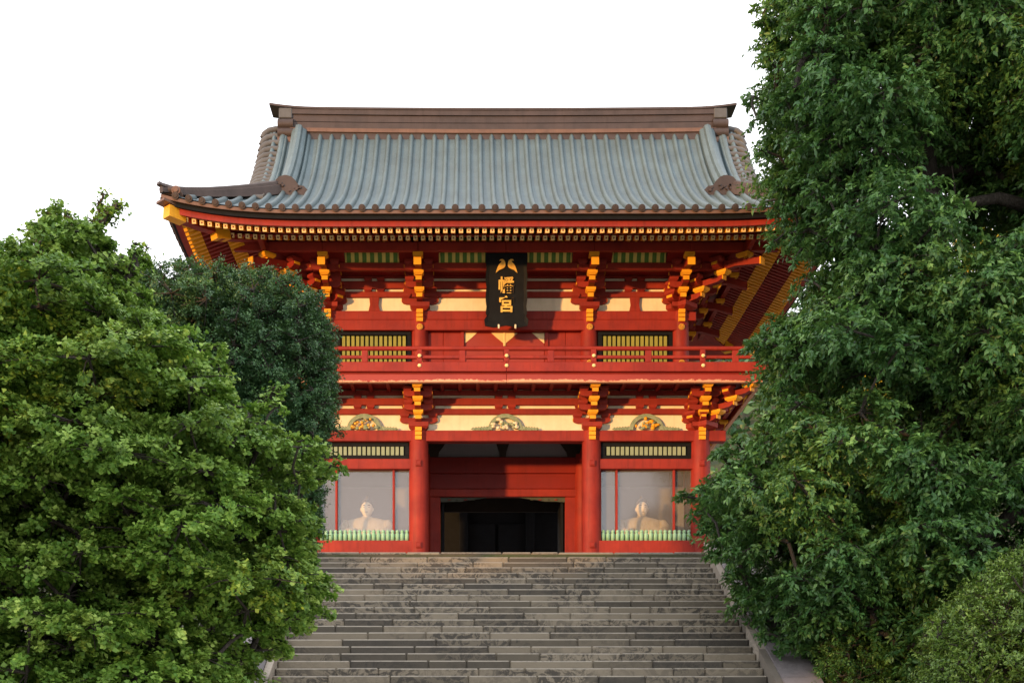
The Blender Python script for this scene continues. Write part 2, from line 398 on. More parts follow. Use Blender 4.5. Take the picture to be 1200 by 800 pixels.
def make_coping(side):
    t = tag(empty('stair_side_wall', (XC+side*(HW+.45), -8, -4)),
            'sloping stone coping along the %s edge of the stairs' % ('right' if side > 0 else 'left'), 'wall')
    rnd = random.Random(5+side); n = 12; sl = -RISE/RUN
    def strip(name, xa, xb, ztop, zbot, mat, nseg, y_start=-2.0, y_end=-15.2, ch=.015):
        L = (y_start-y_end)/nseg
        for k in range(nseg):
            ya = y_start-k*L-0.004; yb_ = y_start-(k+1)*L+0.004
            za = Z0S+(Y0S-ya)*sl; zb = Z0S+(Y0S-yb_)*sl; d = rnd.uniform(-.006, .006)
            a0, a1 = sorted((XC+side*xa, XC+side*xb)); V = []
            for x in (a0, a1):
                for (y, z) in ((ya, za), (yb_, zb)):
                    V += [(x, y, z+zbot), (x, y, z+ztop+d)]
            b = MB(); b.add(V, [(0, 2, 3, 1), (4, 5, 7, 6), (0, 1, 5, 4), (2, 6, 7, 3), (1, 3, 7, 5), (0, 4, 6, 2)]); b.build(name, M[mat], t)
    strip('curb_stone', HW+0.005, HW+0.14, 0.16, -0.5, 'curb', 11)
    strip('coping_stone', HW+0.145, HW+0.86, 0.20, -0.7, 'coping', 9)
make_coping(1); make_coping(-1)

# ------------------------------------------------------------------ the two-storey gate
gate = tag(empty('shrine_gate', (0, 2.5, -0.36)), 'two-storey vermilion shrine gate with grey green copper roof at the top of the stairs', 'gate')
GX = [-4.98, -2.2, 2.2, 4.98]; GY = [0.0, 2.5, 5.0]
UX = [-4.56, -2.19, 2.19, 4.56]; UY = [0.6, 2.5, 4.4]
def column(x, y, z0, z1, r, name='column'):
    b = MB(); seg = 24; b.tube([(x, y, z0), (x, y, z0+(z1-z0)*.6), (x, y, z1-0.1), (x, y, z1)], [r, r, r*.96, r*.9], seg)
    return b.build(name, M['red'], gate, smooth=40)
for y in GY:
    for x in GX:
        if abs(x) < 3 or y != 2.5 or True: column(x, y, -0.36, 3.07, 0.25)
for y in (UY[0], UY[2]):
    for x in UX: column(x, y, 4.3, 6.31, 0.22)
for s in (-1, 1): column(s*4.56, 2.5, 4.3, 6.31, 0.22)
# square nail covers on the front columns
for x in GX:
    for z in (2.22, 0.15):
        b = MB(); b.box(x-.075, x+.075, -.285, -.22, z-.075, z+.075, 0, .015); b.box(x-.045, x+.045, -.30, -.28, z-.045, z+.045, 0, .01); b.build('nail_cover', M['red'], gate)
# ---- lower front: beams
def xbeam(x0, x1, y, hy, z0, z1, mat='red', name='beam'): return beam(name, x0, x1, y-hy, y+hy, z0, z1, mat, gate)
for x0, x1 in ((-5.6, -4.98), (-4.98, -2.2), (-2.2, 2.2), (2.2, 4.98), (4.98, 5.6)):
    xbeam(x0, x1, 0, .15, 2.80, 3.075)
for s in (-1, 1):
    a, c = sorted((s*2.2, s*4.98))
    xbeam(a, c, 0, .13, 2.10, 2.36)
    xbeam(a, c, -.02, .16, -.36, .28)
    # transom with pale slats
    a2, c2 = sorted((s*2.45, s*4.74))
    b = MB(); b.box(a2, c2, -.02, .05, 2.365, 2.475, 0, .01); b.box(a2, c2, -.02, .05, 2.695, 2.795, 0, .01)
    b.box(a2, a2+.10, -.02, .05, 2.475, 2.695); b.box(c2-.10, c2, -.02, .05, 2.475, 2.695); b.box(a2, c2, .10, .13, 2.37, 2.79)
    fr = b.build('transom', M['black'], gate)
    n = 17; wd = (c2-a2-.24)/n
    for k in range(n): beam('slat', a2+.12+k*wd+.016, a2+.12+(k+1)*wd-.016, .0, .06, 2.47, 2.70, 'slat_g', fr, .004)
    # window niche: glass, thin posts, jade rail
    a3, c3 = sorted((s*2.44, s*4.74))
    b = MB(); b.box(a3, c3, .065, .072, .29, 2.10); gp = b.build('window_pane', M['glass'], gate)
    for xx in (s*2.84+(0), s*4.30): beam('window_post', xx-.03, xx+.03, -.03, .05, .28, 2.10, 'red', gate, .006)
    n = 19; wd = (c3-a3)/n
    for k in range(n):
        x = a3+(k+.5)*wd; b = MB()
        prof = [(.0, .0), (.05, .0), (.055, .18), (.05, .2), (.03, .215), (.045, .235), (.05, .265), (.03, .29), (0, .3)]
        V = []; F = []; sg = 8
        for r, z in prof:
            for j in range(sg): q = 2*PI*j/sg; V.append((x+r*math.cos(q), -.02+r*math.sin(q), .275+z))
        for i in range(len(prof)-1):
            for j in range(sg): F.append((i*sg+j, i*sg+(j+1) % sg, (i+1)*sg+(j+1) % sg, (i+1)*sg+j))
        b.add(V, F); b.build('baluster', M['jade'], gate, smooth=True)
    # niche inside
    b = MB(); b.box(a3-.15, c3+.15, 2.05, 2.10, -.3, 2.10); b.build('back_panel', M['grayboard'], gate)
    b = MB(); b.box(a3-.15, c3+.15, 2.12, 2.17, 2.08, 3.0); b.build('back_board', M['black'], gate)
    b = MB(); b.box(a3-.15, c3+.15, .15, 2.04, -.3, .12, 0, .02); b.build('plinth', M['dark'], gate)
    for xx in (s*4.98, s*2.2):
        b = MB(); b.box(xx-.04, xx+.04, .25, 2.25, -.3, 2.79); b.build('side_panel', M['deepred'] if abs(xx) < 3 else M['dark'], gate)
        beam('beam', xx-.12, xx+.12, .2, 2.3, 2.80, 3.07, 'red', gate)
        beam('beam', xx-.12, xx+.12, 2.7, 4.8, 2.80, 3.07, 'red', gate)
        beam('base_beam', xx-.12, xx+.12, .2, 2.3, -.36, .2, 'red', gate)
    b = MB(); b.box(s*4.98-.04, s*4.98+.04, 2.7, 4.8, -.3, 2.79); b.build('side_panel', M['red'], gate)
# lower ceiling
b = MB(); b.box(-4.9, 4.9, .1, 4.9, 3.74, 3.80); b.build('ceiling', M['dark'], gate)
# ---- middle row in the centre bay
ym = 2.5
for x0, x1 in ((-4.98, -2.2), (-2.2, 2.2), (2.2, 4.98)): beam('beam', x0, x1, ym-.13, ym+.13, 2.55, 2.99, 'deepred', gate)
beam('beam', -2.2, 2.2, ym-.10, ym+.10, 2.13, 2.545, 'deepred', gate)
b = MB(); b.box(-2.2, 2.2, ym+.02, ym+.05, 2.99, 3.5); b.build('inner_panel', M['grayboard'], gate)
for x in (-1.95, 0, 1.95):
    b = MB(); h = .14 if x == 0 else .3; b.prism([(x-h*.6, 2.99), (x+h*.6, 2.99), (x+h*.7, 3.15), (x+h*1.3, 3.4), (x-h*1.3, 3.4), (x-h*.7, 3.15)], ym-.1, ym+.0); b.build('bracket_arm', M['dark'], gate)
beam('beam', -2.2, 2.2, ym-.12, ym+.12, 3.4, 3.7, 'dark', gate)
beam('door_lintel', -2.2, 2.2, ym-.14, ym+.08, 1.91, 2.12, 'red', gate)
for s in (-1, 1):
    a, c = sorted((s*1.70, s*2.2)); beam('door_jamb', a, c, ym-.11, ym+.06, -.36, 1.91, 'red', gate)
    a, c = sorted((s*1.60, s*1.68)); beam('door_post', a, c, ym+.15, ym+.25, -.36, 1.9, 'black', gate)
    # open door leaf folded back into the passage
    b = MB(); b.box(s*1.66-.03, s*1.66+.03, ym+.3, ym+1.9, -.3, 1.95); b.build('open_door', M['black'], gate)  # black to put the passage's darkness into the colour
# curved carved transom in the opening
for s in (-1, 1):
    b = MB(); P = [(s*1.70, 1.91), (s*.45, 1.91), (s*.7, 1.87), (s*.95, 1.84), (s*1.15, 1.80), (s*1.45, 1.80), (s*1.70, 1.78)]
    b.prism(P, ym-.02, ym+.04); b.build('carved_transom', M['dimcarve'], gate)
    for k in range(4):
        b = MB(); b.ball((s*(.8+k*.22), ym-.03, 1.845), (.05, .015, .018), 8, 5); b.build('transom_ornament', M['deepred'] if k % 2 else M['dimcarve'], gate)
# rear wall of the passage
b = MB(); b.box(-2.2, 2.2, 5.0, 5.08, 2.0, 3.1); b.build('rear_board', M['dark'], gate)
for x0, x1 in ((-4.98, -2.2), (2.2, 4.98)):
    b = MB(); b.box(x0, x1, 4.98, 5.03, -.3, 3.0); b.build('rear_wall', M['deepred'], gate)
xbeam(-5.5, 5.5, 5.0, .14, 2.80, 3.07)
beam('threshold', -1.7, 1.7, ym-.1, ym+.1, -.36, -.12, 'dark', gate)

# ---- wall plane layering of each storey
def storey_wall(xs, yf, ybk, z0, layers, ztop):
    """plaster wall round four sides with projecting timber layers"""
    x0, x1 = xs[0], xs[-1]
    for (a, c) in zip(xs[:-1], xs[1:]):
        b = MB(); b.box(a, c, yf+.02, yf+.08, z0, ztop); b.build('plaster_panel', M['plaster'], gate)
        for k, (za, zb) in enumerate(layers): beam('wall_beam', a, c, yf-.07, yf+.05, za, zb, 'wallred', gate)
    for s in (-1, 1):
        X = s*x1
        b = MB(); a, c = sorted((X-s*.02, X-s*.08)); b.box(a, c, yf+.1, ybk-.1, z0, ztop); b.build('plaster_panel', M['plaster'], gate)
        for za, zb in layers:
            a, c = sorted((X+s*.07, X-s*.05)); beam('wall_beam', a, c, yf+.1, ybk-.1, za, zb, 'wallred', gate)
    b = MB(); b.box(x0, x1, ybk-.05, ybk, z0, ztop); b.build('plaster_panel', M['plaster'], gate)
storey_wall(GX, 0.0, 5.0, 3.07, [(3.50, 3.65), (3.735, 3.915), (3.995, 4.12)], 4.15)
storey_wall(UX, 0.6, 4.4, 6.31, [(6.69, 6.84), (6.915, 7.11), (7.195, 7.62)], 7.62)

# ---- brackets
def arm_poly(hw, h, cut=.12):
    return [(-hw, h), (-hw, h*.45), (-hw+cut*.35, h*.18), (-hw+cut, 0), (hw-cut, 0), (hw-cut*.35, h*.18), (hw, h*.45), (hw, h)]
def masu(b, x, y, z, w, h, mi=0):
    t = w*.5; q = w*.32
    V = [(x-q, y-q, z), (x+q, y-q, z), (x+q, y+q, z), (x-q, y+q, z), (x-t, y-t, z+h*.45), (x+t, y-t, z+h*.45), (x+t, y+t, z+h*.45), (x-t, y+t, z+h*.45),
         (x-t, y-t, z+h), (x+t, y-t, z+h), (x+t, y+t, z+h), (x-t, y+t, z+h)]
    b.add(V, [(0, 3, 2, 1), (0, 1, 5, 4), (1, 2, 6, 5), (2, 3, 7, 6), (3, 0, 4, 7), (4, 5, 9, 8), (5, 6, 10, 9), (6, 7, 11, 10), (7, 4, 8, 11), (8, 9, 10, 11)], mi)
def bracket_meshes(p, h, tiers, tail, z_daito=.2):
    """list of (name, mesh, local location) with outward = -Y and the wall at y = 0"""
    L = []
    b = MB(); masu(b, 0, 0, 0, .50, z_daito); L.append(('bearing_block', b.mesh('bearing_block', [M['wallred']]), (0, 0, 0)))
    ah = h*.55; mh = h-ah
    for k in range(tiers):
        z = z_daito+k*h; yo = (k+1)*p
        # arm reaching outward, curved under its end
        b = MB(); b.prism([(-yo-.02, z+ah), (-yo-.02, z+ah*.4), (-yo+.06, z+.01), (-yo+.16, z+.002), (.2, z+.002), (.2, z+ah)], -.075, .075, 'x')
        L.append(('bracket_arm', b.mesh('bracket_arm', [M['wallred']]), (0, 0, 0)))
        b = MB(); b.box(-.078, .078, -yo-.045, -yo-.022, z+ah*.25, z+ah-.004, 0, .006); L.append(('gold_nose', b.mesh('gold_nose', [M['ochre']]), (0, 0, 0)))
        b = MB(); masu(b, 0, 0, 0, .25, mh-.004); L.append(('gold_block', b.mesh('gold_block', [M['ochre']]), (0, -yo, z+ah+.002)))
        # arm parallel to the wall
        hw = .47 if k != 1 else .42
        for kk in ({0: (0,), 1: (0, 1), 2: (1, 2)}.get(k, (k,))):
            y = -kk*p; b = MB(); ww = hw if kk == 0 else .36
            poly = [(a, c+z+.003) for a, c in arm_poly(ww, ah)]; b.prism(poly, y-.07, y+.07, 'y'); L.append(('bracket_arm', b.mesh('bracket_arm', [M['wallred']]), (0, 0, 0)))
            for xx in (-ww+.11, ww-.11):
                b = MB(); masu(b, 0, 0, 0, .23, mh-.004); L.append(('bracket_block', b.mesh('bracket_block', [M['wallred']]), (xx, y, z+ah+.001)))
            for sx in (-1, 1):                                      # end-grain painted ochre
                b = MB(); b.box(sx*ww-.012, sx*ww+.012, y-.06, y+.06, z+ah*.5, z+ah-.01); L.append(('arm_end', b.mesh('arm_end', [M['ochre']]), (0, 0, 0)))
    # outermost bearer arm
    z = z_daito+tiers*h; y = -tiers*p
    if tail:
        # long tail rafter sloping down and out
        b = MB(); y0_, y1_ = .25, -(tiers*p+.34); zt = z_daito+tiers*h-.30
        b.prism([(y0_, zt+.42), (y0_, zt+.56), (y1_, zt+.06), (y1_, zt-.10)], -.085, .085, 'x'); L.append(('tail_rafter', b.mesh('tail_rafter', [M['wallred']]), (0, 0, 0)))
        b = MB(); b.box(-.095, .095, y1_-.03, y1_-.002, zt-.115, zt+.07, 0, .006); L.append(('gold_nose', b.mesh('gold_nose', [M['ochre']]), (0, 0, 0)))
    return L
def place_bracket(proto, x, y, z, ang, scale=1.0):
    root = None; R = Matrix.Rotation(ang, 4, 'Z')
    for nm, me, loc in proto:
        if root is None:
            root = link('bracket_set', me, (x, y, z), gate, (0, 0, ang)); continue
        o = bpy.data.objects.new(nm, me); C.objects.link(o); o.parent = root; o.location = loc
    if scale != 1: root.scale = (1, scale, 1)
    return root
lowp = bracket_meshes(.35, .245, 3, False)
upp = bracket_meshes(.46, .267, 3, True)
for x in GX[1:3]: place_bracket(lowp, x, 0, 3.072, 0)
for s, x in ((-1, GX[0]), (1, GX[3])):
    place_bracket(lowp, x, 0, 3.072, 0)
    for y in (0.0, 2.5, 5.0):
        place_bracket(lowp, x, y+.001, 3.071, s*PI/2)
    place_bracket(lowp, x, 0, 3.070, s*PI/4, 1.414)
for x in UX[1:3]: place_bracket(upp, x, .6, 6.312, 0)
for s, x in ((-1, UX[0]), (1, UX[3])):
    place_bracket(upp, x, .6, 6.312, 0)
    for y in (0.6, 2.5, 4.4): place_bracket(upp, x, y+.001, 6.311, s*PI/2)
    place_bracket(upp, x, .6, 6.310, s*PI/4, 1.414)
# gold noses below each bearing block and gilded flower studs
def nose_strip(x, yf, z0, z1):
    b = MB(); n = 3; h = (z1-z0)/n
    for k in range(n): b.box(x-.085+.0, x+.085, yf-.05-.012*k, yf+.1, z0+k*h+.006, z0+(k+1)*h-.004, 0, .006)
    b.build('beam_nose', M['ochre'], gate)
def stud(x, y, z, r, parent=None):
    b = MB(); b.tube([(x, y, z), (x, y-.03, z)], [r, r*.92], 16)
    for k in range(8):
        a = 2*PI*k/8; b.ball((x+r*.6*math.cos(a), y-.035, z+r*.6*math.sin(a)), (r*.26, .018, r*.26), 6, 4)
    b.ball((x, y-.04, z), (r*.22, .03, r*.22), 8, 4); b.build('flower_stud', M['gold'], parent or gate)
for x in GX: nose_strip(x, -.23, 2.81, 3.13)
for x in UX: nose_strip(x, .38, 6.0, 6.32); stud(x, .39, 5.875, .085); stud(x, .365, 4.94, .085)
# blocks that break the plaster strips at mid bay
def mid_blocks(xc, y, zs, w=.24):
    for z0, z1 in zs:
        for dx in (-.165, .165) if w < .3 else (0,):
            b = MB(); masu(b, xc+dx, y, z0, .2, z1-z0); b.build('bracket_block', M['red'], gate)
for xc in (-3.59, 0, 3.59): mid_blocks(xc, -.01, [(3.645, 3.74), (3.91, 4.0)])
for xc in (-3.375, 3.375): mid_blocks(xc, .59, [(6.835, 6.92), (7.105, 7.20)])
# struts at mid bay, upper storey: a post with spreading foot
for xc in (-3.375, 3.375):
    b = MB(); b.prism([(xc-.15, 6.312), (xc+.15, 6.312), (xc+.11, 6.5), (xc+.13, 6.692), (xc-.13, 6.692), (xc-.11, 6.5)], .53, .60); b.build('strut', M['red'], gate)
# carved struts, lower storey
def kaerumata(xc, body, lab):
    rnd = random.Random(int(xc*10)+3); z0 = 3.07; y = -.06
    arch = MB()
    path = [(xc+.39*math.cos(a), y, z0+.03+.36*math.sin(a)) for a in [PI*k/14 for k in range(15)]]
    arch.sweep(path, [(-.05, -.03), (.05, -.03), (.05, .03), (-.05, .03)], up=Vector((0, 1, 0)))
    a = arch.build('carved_strut', M['foliagecarve'], gate); tag(a, lab)
    for k in range(26):
        t = rnd.uniform(0.1, PI-.1); r = rnd.uniform(.05, .34); b = MB()
        b.ball((xc+r*math.cos(t)*1.0, y-.03-rnd.uniform(0, .04), z0+.05+r*.85*math.sin(t)), (rnd.uniform(.03, .08), .045, rnd.uniform(.025, .05)), 7, 5)
        b.build('carving', M[body if k % 3 else 'foliagecarve'], a, smooth=True)
    for s in (-1, 1):
        b = MB()
        for k in range(6):
            x = xc+s*(.44+k*.07); h = .07-.006*k
            b.add([(x, y, z0+.02), (x+s*.09, y-.02, z0+.02+h*.5), (x+s*.03, y-.03, z0+.06+h), (x-s*.04, y-.01, z0+.03+h)], [(0, 1, 2, 3)])
            b.ball((x, y-.01, z0+.045), (.055, .03, .035), 6, 4)
        b.build('leaf_spray', M['foliagecarve'], a)
kaerumata(-3.59, 'gold', 'carved strut with a gilded beast'); kaerumata(0, 'plaster', 'carved strut in pale paint'); kaerumata(3.59, 'ochre', 'carved strut with an orange beast')
# ---- balcony
BY, BX = -1.4, 6.33
for s in (-1, 1):
    a, c = sorted((0, s*BX))
    beam('balcony_edge', a, c, BY-.0, BY+.2, 4.19, 4.43, 'red', gate)
    beam('balcony_fascia', a, c, BY+.06, BY+.2, 3.945, 4.15, 'worn', gate)
    beam('side_edge', s*BX-.1, s*BX+.1, BY+.1, 6.3, 4.19, 4.43, 'red', gate)
    beam('side_fascia', s*(BX-.08)-.06, s*(BX-.08)+.06, BY+.15, 6.2, 3.945, 4.15, 'worn', gate)
    a, c = sorted((s*2.2, s*6.03))
    beam('bearer', a, c, -1.12, -.98, 4.015, 4.16, 'red', gate)
    beam('bearer', s*6.03-.07, s*6.03+.07, -1.12, 6.0, 4.02, 4.165, 'red', gate)
beam('bearer', -2.2, 2.2, -1.12, -.98, 4.015, 4.16, 'red', gate)
b = MB(); b.box(-6.25, 6.25, BY+.1, 6.2, 4.155, 4.2); b.build('balcony_floor', M['deepred'], gate)
for sgn in (-1, 1):        # floor joists under the balcony
    for k in range(14):
        x = sgn*(.25+k*.45); beam('joist', x-.05, x+.05, -1.2, .0, 4.06, 4.155, 'deepred', gate)
for z0, z1 in ((4.715, 4.83), (4.52, 4.60)):
    hi = z0 > 4.6
    b = MB(); Lx = BX+.05
    if hi:
        pth = [(-Lx-.45, BY+.08, 4.86), (-Lx-.2, BY+.08, 4.80), (-Lx+.1, BY+.08, 4.772), (0, BY+.08, 4.772), (Lx-.1, BY+.08, 4.772), (Lx+.2, BY+.08, 4.80), (Lx+.45, BY+.08, 4.86)]
        b.tube(pth, .055, 10); b.build('top_rail', M['red'], gate, smooth=40)
        for s in (-1, 1):
            b = MB(); b.tube([(s*BX, BY-.4, 4.86), (s*BX, BY-.1, 4.79), (s*BX, BY+.3, 4.768), (s*BX, 6.3, 4.768)], .052, 10); b.build('top_rail', M['red'], gate, smooth=40)
    else:
        beam('mid_rail', -Lx-.15, Lx+.15, BY+.04, BY+.12, z0, z1, 'red', gate)
        for s in (-1, 1): beam('mid_rail', s*BX-.04, s*BX+.04, BY-.1, 6.3, z0+.002, z1-.002, 'red', gate)
for x in (0, -2.13, 2.13, -4.8, 4.8):
    beam('rail_post', x-.065, x+.065, BY+.02, BY+.15, 4.43, 4.74, 'red', gate)
    for z in (4.575, 4.335):
        b = MB(); b.ball((x, BY-.005, z), (.05, .03, .045), 10, 5); b.build('gold_stud', M['pale_gold'], gate, smooth=True)
for x in (-1.08, 1.08, -3.47, 3.47, -5.6, 5.6): beam('rail_strut', x-.08, x+.08, BY+.03, BY+.13, 4.43, 4.72, 'red', gate)
for s in (-1, 1):
    for y in (BY+.08, .8, 3.0, 5.2): beam('rail_post', s*BX-.06, s*BX+.06, y-.06, y+.06, 4.43, 4.74, 'red', gate)
# ---- upper storey wall
for (a, c) in zip(UX[:-1], UX[1:]):
    beam('head_beam', a, c, .45, .75, 6.08, 6.312, 'red', gate); beam('head_beam', a, c, .42, .72, 5.80, 6.075, 'red', gate)
for s in (-1, 1):
    a, c = sorted((s*4.56, s*4.95)); beam('beam_nose', a, c, .46, .74, 6.06, 6.29, 'red', gate)
    beam('head_beam', s*4.56-.13, s*4.56+.13, .75, 4.3, 5.8, 6.31, 'red', gate)
    beam('wall_panel', s*4.56-.05, s*4.56+.05, .8, 4.3, 4.2, 5.8, 'red', gate)
    a, c = sorted((s*2.42, s*4.35))
    b = MB(); z0, z1 = 5.22, 5.795
    b.box(a, c, .52, .60, z1-.09, z1, 0, .01); b.box(a, c, .52, .60, z0-.35, z0-.25, 0, .01); b.box(a, a+.10, .52, .60, z0-.25, z1-.09); b.box(c-.10, c, .52, .60, z0-.25, z1-.09); b.box(a, c, .66, .70, z0-.3, z1)
    fr = b.build('lattice_window', M['black'], gate); n = 14; wd = (c-a-.24)/n
    for k in range(n): beam('slat', a+.12+k*wd+.018, a+.12+(k+1)*wd-.018, .56, .62, z0-.25, z1-.1, 'slat_y', fr, .004)
    beam('wall_panel', a, c, .56, .66, 4.2, 4.87, 'red', gate)
    # boarded panels beside the door and the two door leaves
    a, c = sorted((s*1.12, s*2.05)); beam('wall_board', a, (a+c)/2, .60, .66, 4.2, 5.8, 'red', gate); beam('wall_board', (a+c)/2, c, .60, .66, 4.2, 5.8, 'red', gate)
    a, c = sorted((s*1.04, s*1.14)); beam('door_frame', a, c, .55, .68, 4.2, 5.8, 'red', gate)
    a, c = sorted((s*.015, s*1.04)); d = beam('door_leaf', a, c, .63, .70, 4.2, 5.8, 'worn', gate)
    for xa, xb in ((s*.02, s*.34), (s*1.03, s*.72)):
        b = MB(); b.prism([(xa, 5.79), (xb, 5.79), (xa+(xb-xa)*.55, 5.66), (xa, 5.52)], .612, .626); b.build('gold_fitting', M['pale_gold'], d)
beam('door_bar', -.035, .035, .60, .66, 5.45, 5.8, 'pale_gold', gate)
# ---- cove of green ribs below the eaves, step beam and eave purlin
def cove(x0, x1):
    pts = []
    for k in range(7):
        t = k/6; pts.append((.05-.85*t*1.0+0.0, 7.27+.42*math.sin(t*PI/2)))
    ya, yb = -.27, -.80
    P = [(ya+(yb-ya)*(1-math.cos(t*PI/2))*1.0, 7.25+.42*math.sin(t*PI/2)) for t in [k/6 for k in range(7)]]
    b = MB(); V = []
    for x in (x0, x1): V += [(x, y, z) for y, z in P]
    n = len(P); b.add(V, [(i, i+1, n+i+1, n+i) for i in range(n-1)])
    back = b.build('cove_panel', M['yellow'], gate, smooth=True)
    cnt = round((x1-x0)/.19); wd = (x1-x0)/cnt
    for k in range(cnt):
        x = x0+(k+.5)*wd; b = MB(); b.sweep([(x, y-.02, z-.02) for y, z in P], [(-.05, -.02), (.05, -.02), (.05, .02), (-.05, .02)])
        b.build('cove_rib', M['green'], back)
    for s, xe in ((1, x0), (-1, x1)):      # curved red spandrels closing the ends
        b = MB(); b.prism([(xe, 7.25), (xe, 7.7), (xe+s*.42, 7.7), (xe+s*.26, 7.58), (xe+s*.10, 7.48), (xe+s*.04, 7.38)], -.86, -.80); b.build('cove_spandrel', M['red'], gate)
        b = MB(); b.tube([(xe+s*.05, -.87, 7.38), (xe+s*.11, -.87, 7.48), (xe+s*.27, -.87, 7.585), (xe+s*.42, -.87, 7.66)], .014, 6); b.build('cove_trim', M['ochre'], gate)
cove(-4.05, -2.68); cove(-1.68, 1.68); cove(2.68, 4.05)
for s in (-1, 1):
    for x0, x1 in ((0, 2.19), (2.19, 4.56), (4.56, 5.9)):
        a, c = sorted((s*x0, s*x1))
        beam('step_beam', a, c, -.33, -.20, 7.07, 7.26, 'wallred', gate)
        beam('eave_purlin', a, c, -.94, -.80, 7.315, 7.545, 'wallred', gate)
    beam('eave_purlin', s*6.0-.07, s*6.0+.07, -.94, 5.94, 7.318, 7.548, 'wallred', gate)
    beam('step_beam', s*5.4-.06, s*5.4+.06, -.3, 5.3, 7.07, 7.26, 'wallred', gate)
    a, c = sorted((s*5.9, s*6.75)); beam('eave_purlin', a, c, -.938, -.802, 7.32, 7.54, 'wallred', gate); beam('eave_purlin', s*6.0-.068, s*6.0+.068, -1.6, -.94, 7.322, 7.542, 'wallred', gate)
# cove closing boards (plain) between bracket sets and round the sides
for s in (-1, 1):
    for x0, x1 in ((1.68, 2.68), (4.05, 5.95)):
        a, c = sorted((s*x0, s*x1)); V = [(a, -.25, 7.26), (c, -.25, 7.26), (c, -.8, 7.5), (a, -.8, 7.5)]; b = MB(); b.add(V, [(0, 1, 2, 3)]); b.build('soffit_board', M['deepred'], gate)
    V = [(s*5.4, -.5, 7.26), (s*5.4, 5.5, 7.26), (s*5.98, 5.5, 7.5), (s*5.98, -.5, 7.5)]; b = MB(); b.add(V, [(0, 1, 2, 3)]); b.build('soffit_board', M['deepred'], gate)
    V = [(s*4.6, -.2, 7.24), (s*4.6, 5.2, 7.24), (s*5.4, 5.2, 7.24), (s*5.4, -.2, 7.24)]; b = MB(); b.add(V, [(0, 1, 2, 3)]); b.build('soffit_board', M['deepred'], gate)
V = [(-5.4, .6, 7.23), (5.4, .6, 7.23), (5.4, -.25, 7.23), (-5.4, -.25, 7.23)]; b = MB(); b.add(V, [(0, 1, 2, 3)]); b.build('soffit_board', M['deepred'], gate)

# ---- roof
EX, EYF, EYB = 8.09, -2.9, 7.9
def prof(t): return 7.52+.52*t+.0107*t**3
def lift(d, t=0): return .37*max(0, 1-d/4.09)**3*max(0, 1-t/3)
def zsurf(x, y):
    """height of the hipped skirt / main slope at a plan point"""
    tf, ts = min(y-EYF, EYB-y), EX-abs(x)
    t = min(tf, ts) if ts < 2.65 and not (tf > 1.69 and abs(x) < 6.42 and False) else tf
    d = max(tf, ts) if t == min(tf, ts) else ts
    return prof(t)+lift(max(tf, ts) if t <= 3 else 9, t)
VX = 6.35
def slope_sheet(front):
    V = []; F = []; nt_, nx = 16, 48
    for i in range(nt_+1):
        t = 5.3*i/nt_; L = max(EX-t, VX)
        for j in range(nx+1):
            u = -1+2*j/nx; x = L*u; y = EYF+t if front else EYB-t
            V.append((x, y, prof(t)+lift(max(EX-abs(x), t), t)))
    for i in range(nt_):
        for j in range(nx): F.append((i*(nx+1)+j, i*(nx+1)+j+1, (i+1)*(nx+1)+j+1, (i+1)*(nx+1)+j))
    b = MB(); b.add(V, F); return b.build('roof_slope', M['patina'], gate, smooth=True)
sf = slope_sheet(True); slope_sheet(False)
for s in (-1, 1):
    V = []; F = []; nt_, ny = 8, 24
    for i in range(nt_+1):
        t = 2.9*i/nt_
        for j in range(ny+1):
            y = EYF+t+(EYB-EYF-2*t)*j/ny; V.append((s*(EX-t), y, prof(t)+lift(max(min(y-EYF, EYB-y), t), t)))
    for i in range(nt_):
        for j in range(ny): F.append((i*(ny+1)+j, i*(ny+1)+j+1, (i+1)*(ny+1)+j+1, (i+1)*(ny+1)+j))
    b = MB(); b.add(V, F); b.build('side_slope', M['patina'], gate, smooth=True)
    # gable wall and barge boards
    b = MB(); P = [(EYF+2.9+.2, 8.9)]+[(EYF+t, prof(t)-.05) for t in (3.0, 3.6, 4.2, 4.8, 5.3)]+[(EYB-t, prof(t)-.05) for t in (4.8, 4.2, 3.6, 3.0)]+[(EYB-3.1, 8.9)]
    b.prism(P, s*5.5, s*5.42, 'x'); b.build('gable_wall', M['red'], gate)
    for yy in (1, -1):
        b = MB(); pth = [(s*6.22, (EYF+t) if yy > 0 else (EYB-t), prof(t)-.22) for t in (1.9, 2.6, 3.3, 4.0, 4.7, 5.38)]
        b.sweep(pth, [(-.05, -.18), (.05, -.18), (.05, .18), (-.05, .18)]); b.build('barge_board', M['dark'], gate)
# round ribs down the slopes
HALF = [(.068*math.cos(a), .098*math.sin(a)-.012) for a in [PI*k/6 for k in range(7)]]
def rib_path_front(x, front=True, t1=5.22):
    tmax = t1 if abs(x) < VX-.05 else EX-abs(x)
    n = max(2, int(tmax/.4)+1); P = []
    for k in range(n+1):
        t = tmax*k/n; y = EYF-.03+t if front else EYB+.03-t; P.append((x, y, prof(max(0, t-.03))+lift(max(EX-abs(x), t), t)+.012))
    return P
NR = 26; SP = .31
back = MB()
for k in range(-NR, NR+1):
    x = k*SP
    if abs(x) > EX-.06: continue
    if 5.3 < abs(x) < 5.85 and False: continue
    P = rib_path_front(x)
    b = MB(); b.sweep(P, HALF); rb = b.build('roof_rib', M['patina'], gate, smooth=50)
    # brown end cap
    b = MB(); p = P[0]; b.tube([(x, p[1]+.01, p[2]+.0), (x, p[1]-.035, p[2]-.015)], [.082, .082], 14); b.tube([(x, p[1]-.036, p[2]-.015), (x, p[1]-.05, p[2]-.02)], [.055, .045], 12); b.build('rib_cap', M['brown'], rb, smooth=40)
    back.sweep(rib_path_front(x, False), HALF)
